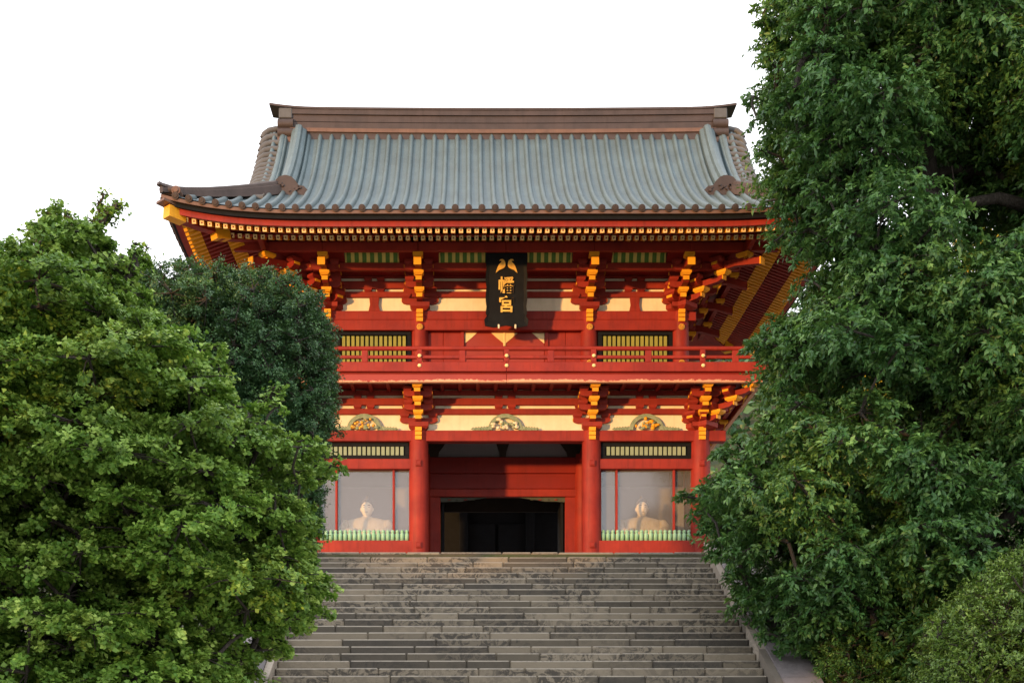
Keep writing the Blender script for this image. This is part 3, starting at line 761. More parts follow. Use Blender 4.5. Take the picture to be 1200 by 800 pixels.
tag(back.build('rear_rib', M['patina'], gate), kind='stuff')
for s in (-1, 1):
    for k in range(34):
        y = EYF+.28+k*SP
        tm = min(y-EYF, EYB-y, 2.6); n = max(2, int(tm/.5)+1); P = []
        if tm < .1: continue
        for q in range(n+1):
            t = tm*q/n; P.append((s*(EX+.03-t), y, prof(max(0, t-.03))+lift(max(min(y-EYF, EYB-y), t), t)+.012))
        b = MB(); b.sweep(P, HALF); b.build('side_rib', M['patina'], gate, smooth=50)
        b = MB(); p = P[0]; b.tube([(p[0], y, p[2]), (p[0]+s*.035, y, p[2]-.012)], [.082, .082], 12); b.build('side_rib_cap', M['brown'], gate)
    # verge tiles: short round tiles across the gable edge, drooping outward
    for fr in (True, False):
        for k in range(18):
            t = 1.75+k*.21; y = EYF+t if fr else EYB-t; z = prof(t)
            pth = [(s*(5.98), y, z+.03), (s*6.2, y, z+.035), (s*6.38, y, z+.0), (s*6.5, y, z-.09), (s*6.55, y, z-.20)]
            b = MB(); b.sweep(pth, [(.092*math.cos(a), .092*math.sin(a)) for a in [2*PI*q/10 for q in range(10)]]); b.build('verge_tile', M['verge'], gate, smooth=50)
        V = []
        for t in (1.6, 2.3, 3.0, 3.7, 4.4, 5.1, 5.4):
            y = EYF+t if fr else EYB-t; V += [(s*6.0, y, prof(t)-.02), (s*6.40, y, prof(t)-.04), (s*6.47, y, prof(t)-.24)]
        b = MB(); b.add(V, [(3*q+e, 3*q+e+1, 3*q+e+4, 3*q+e+3) for q in range(6) for e in (0, 1)]); b.build('verge_board', M['verge'], gate)
        pth = [(s*5.97, (EYF+t) if fr else (EYB-t), prof(t)+.04) for t in (2.2, 2.8, 3.4, 4.0, 4.6, 5.2)]
        b = MB(); b.sweep(pth, [(.095*math.cos(a), .095*math.sin(a)) for a in [2*PI*q/10 for q in range(10)]]); b.build('verge_rib', M['patina'], gate, smooth=50)
# eave strip, dark underside board, red fascia following the lifted corners
def eave_strip(name, mat, inset, z0, z1, th, front=True, k_l=1.0):
    xs = [-EX+inset+(2*(EX-inset))*i/60 for i in range(61)]
    b = MB(); V = []
    for x in xs:
        l = lift(EX-abs(x))*k_l; y = EYF+inset if front else EYB-inset; y2 = y+th if front else y-th
        V += [(x, y, z0+l), (x, y, z1+l), (x, y2, z1+l+.03), (x, y2, z0+l+.03)]
    F = []
    for i in range(60):
        for j in range(4): F.append((4*i+j, 4*i+(j+1) % 4, 4*i+4+(j+1) % 4, 4*i+4+j))
    b.add(V, F); b.build(name, M[mat], gate)
def side_strip(name, mat, inset, z0, z1, th, s, k_l=1.0):
    ys = [EYF+inset+(EYB-EYF-2*inset)*i/40 for i in range(41)]; V = []
    for y in ys:
        l = lift(min(y-EYF, EYB-y))*k_l; x = s*(EX-inset); x2 = s*(EX-inset-th)
        V += [(x, y, z0+l), (x, y, z1+l), (x2, y, z1+l+.03), (x2, y, z0+l+.03)]
    F = []
    for i in range(40):
        for j in range(4): F.append((4*i+j, 4*i+(j+1) % 4, 4*i+4+(j+1) % 4, 4*i+4+j))
    b = MB(); b.add(V, F); b.build(name, M[mat], gate)
for nm, mt, ins, z0, z1, th in (('eave_edge', 'rust', -.005, 7.41, 7.49, .3), ('eave_board', 'black', .08, 7.315, 7.408, .3), ('fascia', 'red', .19, 7.19, 7.35, .16)):
    eave_strip(nm, mt, ins, z0, z1, th); eave_strip(nm, mt, ins, z0, z1, th, False)
    for s in (-1, 1): side_strip(nm, mt, ins, z0, z1, th, s)
# soffit sheets above the rafters
SL = .36
def soffit(ti0, ti1, za, zb, kl0, kl1):
    n = 40
    for front in (True, False):
        V = []; 
        for i in range(n+1):
            u = -1+2*i/n
            for ti, z, kl in ((ti0, za, kl0), (ti1, zb, kl1)):
                x = u*(EX-ti); V.append((x, EYF+ti if front else EYB-ti, z+lift(EX-abs(x))*kl))
        b = MB(); b.add(V, [(2*i, 2*i+1, 2*i+3, 2*i+2) for i in range(n)]); b.build('soffit', M['red'], gate)
    for s in (-1, 1):
        V = []
        for i in range(n+1):
            for ti, z, kl in ((ti0, za, kl0), (ti1, zb, kl1)):
                y = EYF+ti+(EYB-EYF-2*ti)*i/n; V.append((s*(EX-ti), y, z+lift(min(y-EYF, EYB-y))*kl))
        b = MB(); b.add(V, [(2*i, 2*i+1, 2*i+3, 2*i+2) for i in range(n)]); b.build('soffit', M['red'], gate)
soffit(.30, 1.35, 7.222, 7.222+SL*1.05, 1, .55)
soffit(1.24, 3.55, 7.405, 7.405+SL*2.31, .6, 0)
_raf = {}
def rafter_mesh(L, w, h, goldL, name):
    key = (round(L, 1), w, goldL); L = round(L, 1)
    if key in _raf: return _raf[key]
    b = MB(); e = w/2
    b.box(-e, e, .002, L, -h, 0, 0); 
    b.box(-e-.002, e+.002, .001, goldL, -h-.002, .002, 1)
    b.add([(-e, -.001, -h), (e, -.001, -h), (e, -.001, 0), (-e, -.001, 0)], [(0, 1, 2, 3)], 2)
    q = e*.36; zc = -h/2; b.add([(-q, -.004, zc-q), (q, -.004, zc-q), (q, -.004, zc+q), (-q, -.004, zc+q)], [(0, 1, 2, 3)], 3)
    me = b.mesh(name, [M['red'], M['ochre'], M['pale_gold'], M['deepred']]); _raf[key] = me; return me
def rafters(name, inset, ztop, w, h, Lfull, goldL, sp, kl):
    ang = math.atan(SL)
    k = 0; n = int((EX-inset-.12)/sp)
    for k in range(-n, n+1):
        x = k*sp; 
        L = min(Lfull, (EX-inset-abs(x))/math.cos(ang)+.1)
        if L < .15: continue
        o = link(name, rafter_mesh(L, w, h, min(goldL, L*.8), name), (x, EYF+inset, ztop+lift(EX-abs(x))*kl), gate, (ang, 0, 0))
    for s in (-1, 1):
        y = EYF+inset+.12
        while y < EYB-inset-.1:
            L = min(Lfull, (min(y-EYF, EYB-y)-inset)/math.cos(ang)+.1)
            if L > .15:
                o = link(name, rafter_mesh(L, w, h, min(goldL, L*.8), name), (s*(EX-inset), y, ztop+lift(min(y-EYF, EYB-y))*kl), gate)
                o.rotation_euler = (Matrix.Rotation(s*PI/2, 4, 'Z') @ Matrix.Rotation(ang, 4, 'X')).to_euler()
            y += sp
rafters('flying_rafter', .34, 7.215, .095, .105, 1.1, .36, .185, 1)
rafters('rafter', 1.24, 7.40, .095, .105, 2.5, .36, .185, .6)
# kioi batten over the lower rafter tips
for s in (-1, 1): 
    beam('eave_batten', s*(EX-1.32)-.05, s*(EX-1.32)+.05, EYF+1.3, EYB-1.3, 7.41, 7.46, 'red', gate)
beam('eave_batten', -EX+1.3, EX-1.3, EYF+1.27, EYF+1.37, 7.412, 7.462, 'red', gate)
# hip rafters with gold tips
for s in (-1, 1):
    for yy in (1, -1):
        ey = EYF if yy > 0 else EYB
        def hp(ti, z): return (s*(EX-ti), ey+yy*ti, z)
        b = MB(); b.sweep([hp(.16, 7.50), hp(.8, 7.48), hp(1.3, 7.52)], [(-.11, -.13), (.11, -.13), (.11, .10), (-.11, .10)]); b.build('hip_rafter', M['red'], gate)
        b = MB(); b.sweep([hp(.10, 7.515), hp(.42, 7.49)], [(-.14, -.15), (.14, -.15), (.14, .12), (-.14, .12)]); hc = b.build('hip_rafter_tip', M['ochre'], gate)
        b = MB(); b.sweep([hp(-.02, 7.70), hp(.2, 7.665), hp(.6, 7.63)], [(-.17, -.025), (.17, -.025), (.17, .03), (-.17, .03)]); b.build('tip_cap', M['rust'], hc)
        b = MB(); b.sweep([hp(1.12, 7.38), hp(3.5, 8.2)], [(-.11, -.13), (.11, -.13), (.11, .13), (-.11, .13)]); b.build('hip_rafter', M['red'], gate)
        b = MB(); b.sweep([hp(1.02, 7.36), hp(1.3, 7.45)], [(-.13, -.14), (.13, -.14), (.13, .14), (-.13, .14)]); b.build('hip_rafter_tip', M['ochre'], gate)
# hip ridges
RID = [(-.16, -.1), (-.16, .13), (-.10, .16), (-.09, .24), (-.05, .28), (.05, .28), (.09, .24), (.10, .16), (.16, .13), (.16, -.1)]
for s in (-1, 1):
    for yy in (1, -1):
        ey = EYF if yy > 0 else EYB
        pth = []
        for k in range(11):
            t = 2.55-(2.55+.0)*k/10; up = .03*max(0, (k-6)/4)**2
            pth.append((s*(EX-t), ey+yy*t, prof(t)+lift(t, t)+.03+up+.09*math.sin(PI*k/10)))
        b = MB(); b.sweep(pth, RID, scale=[.98-.52*q/10 for q in range(11)]); hr = b.build('hip_ridge', M['brown'], gate, smooth=35)
        p = pth[-1]; d = Vector((s, -yy, 0)).normalized()
        b = MB(); q = Vector(p); b.sweep([q+Vector((0, 0, .15))-d*.40, q+Vector((0, 0, .13))-d*.0, q+Vector((0, 0, .145))+d*.08], [(-.07, -.035), (.07, -.035), (.05, .035), (-.05, .035)]); b.build('ridge_tip', M['brown'], hr)
        # short barrel with a round face, and scroll plate
        b = MB(); q2 = Vector((s*(EX-.34), ey+yy*.12, prof(.1)+lift(.2)+.07)); b.tube([q2+Vector((0, yy*.3, 0)), q2-Vector((0, yy*.12, 0))], [.105, .105], 16)
        b.tube([q2-Vector((0, yy*.121, 0)), q2-Vector((0, yy*.15, 0))], [.08, .055], 14); b.build('ridge_barrel', M['rust'], hr, smooth=40)
        b = MB(); q3 = q-d*.18+Vector((0, 0, .06)); b.tube([q3+Vector((.12, 0, 0)), q3-Vector((.12, 0, 0))], [.09, .09], 12); b.build('ridge_scroll', M['brown'], hr, smooth=40)
        # descending ridge
        pth = []
        for k in range(12):
            t = 5.15-(5.15-2.75)*k/11; pth.append((s*5.52, ey+yy*t, prof(t)+.02))
        PR = [(-.20, -.1), (-.20, .16), (-.16, .20), (-.11, .22), (-.08, .30), (0, .33), (.08, .30), (.11, .22), (.16, .20), (.20, .16), (.20, -.1)]
        b = MB(); b.sweep(pth, PR); dr = b.build('descending_ridge', M['patina'], gate, smooth=35)
        p = pth[-1]
        # carved end ornament
        X = p[0]-s*.0; Yp = p[1]-yy*.42; Zp = p[2]-.36
        P = [(-.62, 0), (-.66, .12), (-.55, .22), (-.40, .24), (-.30, .36), (-.18, .46), (0, .50), (.18, .46), (.30, .36), (.40, .24), (.55, .22), (.66, .12), (.62, 0), (.2, -.03), (-.2, -.03)]
        b = MB(); b.prism([(X+a*.85, Zp+c) for a, c in P], Yp-.06, Yp+.06); orn = b.build('ridge_end_ornament', M['brown'], gate)
        for k in range(14):
            a = random.uniform(-.42, .42); zc = random.uniform(.06, .30*(1-abs(a)))+.03; b = MB(); b.tube([(X+a, Yp-yy*.06, Zp+zc), (X+a, Yp-yy*.10, Zp+zc)], [random.uniform(.02, .04)]*2, 8); b.build('scroll', M['brown'], orn)
# main ridge
def ridge_layer(name, mat, x1, yh, z0, z1, upturn=0.0, round_top=False):
    pth = [(-x1+2*x1*i/40, 2.5, 0) for i in range(41)]
    b = MB(); pr = [(-yh, z0), (-yh, z1), (yh, z1), (yh, z0)] if not round_top else [(-yh, z0), (-yh, z1-.05), (-yh*.6, z1), (yh*.6, z1), (yh, z1-.05), (yh, z0)]
    V = []; n = len(pr)
    for p in pth:
        u = abs(p[0])/x1; l = .05*u*u+upturn*max(0, (u-.80)/.2)**2
        for a, c in pr: V.append((p[0], 2.5+a, c+l))
    F = [(i*n+j, i*n+(j+1) % n, (i+1)*n+(j+1) % n, (i+1)*n+j) for i in range(40) for j in range(n)]+[tuple(range(n)), tuple(40*n+j for j in range(n))]
    b.add(V, F); return b.build(name, M[mat], gate)
ridge_layer('ridge_base', 'brown', 5.75, .34, 11.50, 11.70)
ridge_layer('ridge_band', 'rust', 5.78, .38, 11.70, 11.80)
ridge_layer('ridge_body', 'brown', 5.76, .29, 11.80, 12.0)
ridge_layer('ridge_body', 'brown', 5.765, .30, 12.01, 12.19)
ridge_layer('ridge_molding', 'brown', 5.80, .34, 12.195, 12.33)
ridge_layer('ridge_cap', 'brown', 6.34, .36, 12.335, 12.44, .09, True)
for s in (-1, 1):
    a, c = sorted((s*5.72, s*6.08)); b = MB(); b.box(a, c, 2.5-.36, 2.5+.36, 12.12, 12.40, 0, .02); b.build('ridge_end_block', M['verge'], gate)
    for k in range(3):
        z = 11.97-k*.24; b = MB(); b.tube([(a-.03, 2.5-.28, z), (c+.03, 2.5-.28, z)], [.15, .15], 16); b.box(a-.02, c+.02, 2.5-.25, 2.5+.3, z-.12, z+.12); b.build('ridge_end_roll', M['rust'] if k == 2 else M['brown'], gate, smooth=40)

# ------------------------------------------------------------------ name board hung under the eaves
plaque = tag(empty('name_board', (0.02, -.35, 6.5)), 'black hanging name board with three gold characters below the upper eaves', 'sign')
LEAN = math.radians(9)
def pl(x, z, d=0):    # local board coordinates -> world, top leaning outward
    c, s_ = math.cos(LEAN), math.sin(LEAN)
    return (0.02+x, -.30-(z*s_)-d*c, 5.66+z*c-d*s_)
def make_plaque():
    H = 1.86; outl = []
    def edge(sgn):
        pts = []
        for k in range(25):
            z = H*k/24; wv = .50+.025*abs(math.sin(z*PI/.46))+(.035 if z < .22 else 0)-(.03 if .22 < z < .3 else 0); pts.append((sgn*wv, z))
        return pts
    R_ = edge(1); L_ = edge(-1)
    poly = R_+L_[::-1]
    bot = [(-.3, -.05), (-.1, .0), (.1, .0), (.3, -.05)]
    poly = R_+L_[::-1]+[(-.32, -.04), (0, .01), (.32, -.04)]
    b = MB(); n = len(poly)
    V = [pl(x, z, 0) for x, z in poly]+[pl(x, z, .07) for x, z in poly]+[pl(x*.84, .12+(z)*.90, .05) for x, z in poly]
    F = [tuple(range(n))]+[(i, (i+1) % n, (i+1) % n+n, i+n) for i in range(n)]+[(i+n, (i+1) % n+n, (i+1) % n+2*n, i+2*n) for i in range(n)]+[tuple(range(2*n, 3*n))]
    b.add(V, F); b.build('board', M['black'], plaque)
    # first character: drawn as a pair of facing doves
    dove = [(.05, .20), (.09, .235), (.15, .245), (.20, .22), (.19, .205), (.165, .20), (.17, .165), (.21, .12), (.245, .05), (.265, -.03), (.27, -.09), (.235, -.05), (.19, -.01), (.13, .02), (.07, .05), (.035, .09), (.03, .13), (.07, .165), (.10, .185), (.08, .195)]
    dove = [(.03, .13), (.05, .20), (.10, .24), (.155, .235), (.185, .20), (.15, .205), (.125, .195), (.135, .165), (.185, .12), (.225, .05), (.255, -.03), (.27, -.09), (.225, -.055), (.18, -.02), (.12, .0), (.06, .035), (.03, .08)]
    for s in (-1, 1):
        b = MB(); n = len(dove); V = [pl(s*(x-.0), 1.36+z, .056) for x, z in dove]+[pl(s*(x-.0), 1.36+z, .085) for x, z in dove]
        b.add(V, [tuple(range(n, 2*n))]+[(i, (i+1) % n, (i+1) % n+n, i+n) for i in range(n)]); b.build('dove_emblem', M['gold'], plaque)
    for ch, zc, nm in (('幡', .98, 'character'), ('宮', .52, 'character')):
        cu = bpy.data.curves.new('text', 'FONT'); cu.body = ch; cu.size = .44; cu.extrude = .012; cu.offset = .010; cu.align_x = 'CENTER'; cu.align_y = 'CENTER'
        to = bpy.data.objects.new('text', cu); C.objects.link(to); bpy.context.view_layer.update()
        dg = bpy.context.evaluated_depsgraph_get(); me = bpy.data.meshes.new_from_object(to.evaluated_get(dg)); bpy.data.objects.remove(to)
        a = np.array([v.co[:] for v in me.vertices]); mn, mxx = a.min(0), a.max(0); cx, cz = (mn+mxx)[0]/2, (mn+mxx)[1]/2
        k = .40/(mxx[1]-mn[1])
        for v in me.vertices:
            v.co = Vector(pl((v.co.x-cx)*k, (v.co.y-cz)*k+zc, .088+v.co.z))-Vector((.02, -.5, 6.2))
        me.materials.clear(); me.materials.append(M['gold']); link(nm, me, (.02, -.5, 6.2), plaque)
    for s in (-1, 1):
        b = MB(); p = pl(s*.21+.02, .02, .09); b.tube([p, (p[0], p[1]-.02, p[2]-.10)], .025, 8); b.build('peg', M['plaster'], plaque)
make_plaque()

# ------------------------------------------------------------------ seated guardian figures behind the glass
def guardian(xc, label, flip):
    t = tag(empty('guardian_statue', (xc, 1.05, .12)), label, 'statue', 'seated guardians in the gate niches')
    # robe: one continuous lofted body from the spread lap up to the neck
    secs = [(.12, .92, .60, 0), (.20, .98, .62, 0), (.32, .92, .55, 0), (.45, .74, .42, .02), (.60, .60, .32, .04), (.78, .55, .27, .05), (.92, .56, .25, .05), (1.0, .50, .22, .05), (1.06, .34, .18, .04), (1.09, .15, .13, .02), (1.12, .115, .115, .01), (1.20, .11, .115, .0)]
    b = MB(); sg = 28; V = []
    for z, rx, ry, dy in secs:
        for j in range(sg):
            a = 2*PI*j/sg; fold = 1+.035*math.sin(9*a+z*7)*(1 if z < 1.0 else 0)
            c, s = math.cos(a), math.sin(a); e = .8; fold *= 1.14 if z < 1.03 else 1
            V.append((xc+rx*fold*abs(c)**e*(1 if c > 0 else -1), 1.05+dy+ry*fold*s, z))
    F = [(i*sg+j, i*sg+(j+1) % sg, (i+1)*sg+(j+1) % sg, (i+1)*sg+j) for i in range(len(secs)-1) for j in range(sg)]+[tuple(range(sg))]
    b.add(V, F); b.build('robe', M['robe'], t, smooth=True)
    for s in (-1, 1):      # wide hanging sleeves
        b = MB(); path = [(xc+s*.50, 1.02, .93), (xc+s*.60, .92, .72), (xc+s*.50, .72, .55), (xc+s*.24, .60, .56)]
        b.sweep(path, [(.17*math.cos(a), .20*math.sin(a)) for a in [2*PI*k/14 for k in range(14)]], scale=[.75, .95, 1.0, .85]); b.build('sleeve', M['robe'], t, smooth=True)
        hb = MB(); base = Vector((xc+s*.14, .53, .58)); hb.ball(base, (.065, .05, .05), 10, 7)
        for k in range(4): hb.tube([base+Vector((-s*.03, -.01, .035-.024*k)), base+Vector((-s*.085, -.035, .036-.024*k)), base+Vector((-s*.11, -.0, .03-.024*k))], [.014, .013, .010], 6)
        hb.tube([base+Vector((-s*.01, 0, .03)), base+Vector((-s*.05, -.02, .085))], [.016, .011], 6)
        hb.build('hand', M['skin'], t, smooth=True)
    # head with features, one surface per feature group
    b = MB(); hz = 1.30; V = []; sg, rg = 24, 18
    for i in range(rg+1):
        ph = -PI/2+PI*i/rg
        for j in range(sg):
            a = 2*PI*j/sg; x = .155*math.cos(ph)*math.cos(a); y = .175*math.cos(ph)*math.sin(a); z = .225*math.sin(ph)
            if z < 0: x *= 1-.28*(-z/.225)**2
            fr = max(0, -math.sin(a))*math.cos(ph)
            nose = .045*math.exp(-((x/.028)**2+((z+.03)/.05)**2))*(fr > .5)
            brow = .012*math.exp(-((z-.06)/.02)**2)*fr; eye = -.02*math.exp(-(((abs(x)-.06)/.03)**2+((z-.025)/.022)**2))*(fr > .4)
            lip = .012*math.exp(-((x/.05)**2+((z+.105)/.016)**2))*(fr > .5)
            V.append((xc+x, 1.0+y-nose-brow-eye-lip, hz+z))
    F = [(i*sg+j, i*sg+(j+1) % sg, (i+1)*sg+(j+1) % sg, (i+1)*sg+j) for i in range(rg) for j in range(sg)]
    b.add(V, F); b.build('head', M['skin'], t, smooth=True)
    for s in (-1, 1):
        b = MB(); b.ball((xc+s*.155, 1.02, hz-.005), (.022, .035, .055), 8, 6); b.build('ear', M['skin'], t, smooth=True)
        b = MB(); b.tube([(xc+s*.10, .845, hz+.062), (xc+s*.06, .822, hz+.072), (xc+s*.03, .82, hz+.06)], [.007, .010, .006], 6); b.build('eyebrow', M['dark'], t)
        b = MB(); b.ball((xc+s*.06, .848, hz+.022), (.024, .012, .009), 8, 5); b.build('eye', M['dark'], t)
    b = MB(); b.tube([(xc-.035, .826, hz-.108), (xc, .815, hz-.104), (xc+.035, .826, hz-.108)], [.005, .009, .005], 6); b.build('mouth', M['rust'], t)
    b = MB(); b.tube([(xc, 1.03, hz+.10), (xc, 1.04, hz+.19), (xc, 1.06, hz+.25)], [.162, .145, .09], 18); b.tube([(xc, 1.12, hz+.15), (xc, 1.12, hz+.36)], [.06, .045], 12); b.build('court_cap', M['cap'], t, smooth=40)
guardian(-3.6, 'pale seated guardian statue behind glass in the left bay of the gate', 1)
guardian(3.62, 'pale seated guardian statue behind glass in the right bay of the gate', 1)

# ------------------------------------------------------------------ trees
def leaf_mesh(name, P, A, Nn, L, Wd, fold, mat, fan=False):
    n = len(P); B = np.cross(A, Nn); B /= np.linalg.norm(B, axis=1)[:, None]+1e-9
    L = L[:, None]; Wd = Wd[:, None]; fo = (fold*Wd)
    V = np.empty((n, 4, 3), np.float32)
    mid = .74 if fan else .45
    V[:, 0] = P; V[:, 1] = P+A*L*mid+B*Wd*.5+Nn*fo; V[:, 2] = P+A*L*1.0-Nn*fo*.3; V[:, 3] = P+A*L*mid-B*Wd*.5+Nn*fo
    me = bpy.data.meshes.new(name); me.vertices.add(4*n); me.vertices.foreach_set('co', V.reshape(-1))
    base = (np.arange(n)*4)[:, None]; idx = (base+np.array([0, 1, 2, 0, 2, 3])).astype(np.int32).reshape(-1)
    me.loops.add(6*n); me.loops.foreach_set('vertex_index', idx)
    me.polygons.add(2*n); me.polygons.foreach_set('loop_start', np.arange(2*n, dtype=np.int32)*3)
    me.update(calc_edges=True); me.materials.append(mat); return me
def unit(a): return a/(np.linalg.norm(a, axis=-1, keepdims=True)+1e-9)
def in_poly(px, py, poly):
    r = False; n = len(poly)
    for i in range(n):
        x1, y1 = poly[i]; x2, y2 = poly[(i+1) % n]
        if (y1 > py) != (y2 > py) and px < (x2-x1)*(py-y1)/(y2-y1)+x1: r = not r
    return r
def d_poly(px, py, poly):
    d = 1e9; n = len(poly)
    for i in range(n):
        x1, y1 = poly[i]; x2, y2 = poly[(i+1) % n]; dx, dy = x2-x1, y2-y1
        t = max(0, min(1, ((px-x1)*dx+(py-y1)*dy)/(dx*dx+dy*dy+1e-9))); d = min(d, math.hypot(px-x1-t*dx, py-y1-t*dy))
    return d
def crown_clumps(poly, yc, thick, r0, r1, sep, seed, holes=(), erode=.95, bias=0.55, sq=.9, fringe=0, fr=(.12, .26)):
    """fill a crown whose front outline is `poly` (x, z in metres) with leaf clumps in depth"""
    rnd = random.Random(seed); xs = [p[0] for p in poly]; zs = [p[1] for p in poly]; out = []; dmax = thick
    tries = 0
    while tries < 9000:
        tries += 1
        x = rnd.uniform(min(xs), max(xs)); z = rnd.uniform(min(zs), max(zs))
        if not in_poly(x, z, poly): continue
        r = rnd.uniform(r0, r1); d = d_poly(x, z, poly)
        if d < r*erode: 
            r = max(r0*.55, d/erode)
            if d < r0*.4: continue
        half = thick*math.sqrt(max(0.0, 1-(1-min(1, d/thick))**2))
        u = rnd.uniform(-1, 1); u = math.copysign(abs(u)**bias, u); y = yc+u*half
        if any((x-hx)**2+(z-hz)**2 < (hr+r*.5)**2 for hx, hz, hr in holes): continue
        if any((x-a)**2+(y-c)**2+((z-e)/sq)**2 < (sep*(r+q)*.5)**2 for a, c, e, q in out): continue
        out.append((x, y, z, r))
    n = len(poly)
    for q in range(fringe):
        i = rnd.randrange(n); a, c = poly[i], poly[(i+1) % n]; t = rnd.random(); L = math.hypot(c[0]-a[0], c[1]-a[1])
        if rnd.random() > L/2.2: continue
        x, z = a[0]+(c[0]-a[0])*t, a[1]+(c[1]-a[1])*t; r = rnd.uniform(*fr); nx, nz = (c[1]-a[1])/L, -(c[0]-a[0])/L
        if in_poly(x+nx*.05, z+nz*.05, poly): nx, nz = -nx, -nz
        o = rnd.uniform(-.9, .35)*r; out.append((x+nx*o, yc+rnd.uniform(-.35, .35)*thick, z+nz*o, r))
    return out
def make_tree(name, label, cat, clumps, base, mat, lL, lW, per, seed, group=None, fan=False, droop=.25, twigs=44, trunk_r=.28, fork=.3, up=.6, trunk_top=None, flat=.75, fold=.22, tuft=0.0, sq=.9, young=.35, limbs=()):
    rs = np.random.RandomState(seed); rnd = random.Random(seed)
    root = tag(empty(name, base), label, cat, group)
    base = Vector(base); C3 = [Vector(c[:3]) for c in clumps]
    cen = sum(C3, Vector())/len(C3)
    top = Vector(trunk_top) if trunk_top else Vector((cen.x, cen.y, cen.z+(max(c.z for c in C3)-cen.z)*.45))
    # skeleton: each clump joins the nearest node that is closer to the trunk
    nodes = []; par = []
    nT = 9
    for i in range(nT):
        t = i/(nT-1); p = base.lerp(top, t)+Vector((math.sin(t*5+seed)*.12, math.cos(t*4+seed)*.12, 0))*(0 if i == 0 else 1); nodes.append(p); par.append(i-1)
    order = sorted(C3, key=lambda p: min((p-q).length for q in nodes[2:]))
    for p in order:
        best, bi = 1e9, 2
        for i, q in enumerate(nodes):
            if i < 2: continue
            d = (p-q).length + .35*max(0, q.z-p.z+.2)*2 + .10*(i >= nT)
            if d < best: best, bi = d, i
        a = nodes[bi]; m_ = a.lerp(p, .5)+Vector((rnd.uniform(-.12, .12), rnd.uniform(-.12, .12), rnd.uniform(-.02, .16)))*min(1, best)
        nodes.append(m_); par.append(bi); nodes.append(p); par.append(len(nodes)-2)
    load = [0]*len(nodes)
    for i in range(len(nodes)-1, 0, -1):
        load[i] += 1
        if par[i] >= 0: load[par[i]] += load[i]
    rad = [trunk_r*max(.055, (l/max(1, load[1]))**.48) for l in load]; rad[0] = trunk_r*1.25
    tr = MB()
    tr.tube(nodes[:nT], [max(rad[i], trunk_r*(1-.8*i/nT)) for i in range(nT)], 12); tr.build('trunk', M['bark'], root, smooth=True)
    br = MB()
    for i in range(nT, len(nodes)):
        a, c = nodes[par[i]], nodes[i]; br.tube([a, c], [min(rad[par[i]], rad[i]*1.25), rad[i]], 6, caps=False)
    # twigs and leaves
    Ps = []; As = []; Ns = []; Ls = []; Wsz = []; Ys = []
    for (x, y, z, r) in clumps:
        c = np.array([x, y, z]); nt2 = max(5, int(twigs*(r/.7)**2)); npt = max(4, int(per*(r/.7)**2/nt2*(.45 if r < .13 else 1)))
        d = unit(rs.randn(nt2, 3)*np.array([1, 1, flat])+np.array([0, 0, .25])); 
        Lr = r*rs.uniform(.72, 1.22 if tuft == 0 else 1.22+tuft, nt2)
        sidev = unit(np.cross(d, rs.randn(nt2, 3)))
        t = rs.uniform(.30, 1.0, (nt2, npt))**.7
        pos = c+d[:, None]*(t*Lr[:, None])[..., None]*np.array([1, 1, sq]); pos = pos+sidev[:, None]*(np.sin(t*2.6)*r*.14)[..., None]
        pos[..., 2] -= droop*r*(t**2)
        nrm = unit(d[:, None]*.62+np.array([0, 0, up*.8])+rs.randn(nt2, npt, 3)*.42)
        ax = unit(d[:, None]*.6+rs.randn(nt2, npt, 3)*.65+np.array([0, 0, -droop*1.2])); ax = unit(ax-nrm*np.sum(ax*nrm, -1, keepdims=True)*.85)
        Ps.append(pos.reshape(-1, 3)); As.append(ax.reshape(-1, 3)); Ns.append(nrm.reshape(-1, 3))
        Ys.append((np.clip((t-.55)/.45, 0, 1)**1.5*rs.uniform(0, 1, (nt2, 1))*rs.uniform(.3, 1, (nt2, npt))*rs.uniform(.2, 2.0)*np.clip(.5+d[:, 2:3]*1.2, .1, 1)).reshape(-1)*young*2.2)
        s = rs.uniform(.65, 1.25, nt2*npt); Ls.append(lL*s); Wsz.append(lW*s*rs.uniform(.8, 1.15, nt2*npt))
        for k in range(min(nt2, 9)):
            dk = d[k]*np.array([1, 1, sq]); e = c+dk*Lr[k]*.95; e[2] -= droop*r*.8; mm = c+dk*Lr[k]*.5; mm[2] -= droop*r*.15
            br.tube([tuple(c), tuple(mm), tuple(e)], [.014, .009, .004], 3, caps=False)
    br.build('branches', M['bark'], root, smooth=True)
    for pts, r0, r1 in limbs:
        lb = MB(); n_ = len(pts); lb.tube(pts, [r0+(r1-r0)*q/(n_-1) for q in range(n_)], 8)
        for q in range(1, n_):
            p = Vector(pts[q])
            for s_ in range(3):
                e = p+Vector((rnd.uniform(-.9, .3), rnd.uniform(-.5, .5), rnd.uniform(-.35, .7))); m_ = p.lerp(e, .5)+Vector((0, 0, .08)); lb.tube([p, m_, e], [r1*.9, r1*.55, .01], 5)
        lb.build('limb', M['bark'], root, smooth=True)
    P = np.concatenate(Ps); A = np.concatenate(As); Nn = np.concatenate(Ns)
    P = P+rs.randn(*P.shape)*.025
    org = np.array(cen[:])
    me = leaf_mesh('foliage', P-org, A, unit(Nn), np.concatenate(Ls), np.concatenate(Wsz), fold, M[mat], fan)
    at = me.attributes.new('young', 'FLOAT', 'POINT'); at.data.foreach_set('value', np.repeat(np.clip(np.concatenate(Ys), 0, 1), 4).astype(np.float32))
    link('crown', me, cen, root); return len(P)*2
def S(y): return F_PX/(33.6+y)
def XZ(px, py, y): s = S(y); return ((px-550)/s-.913, (899-py)/s-5.48)
def outline(pts, y, dx=0): return [XZ(a+dx, c, y) for a, c in pts]
NT = 0
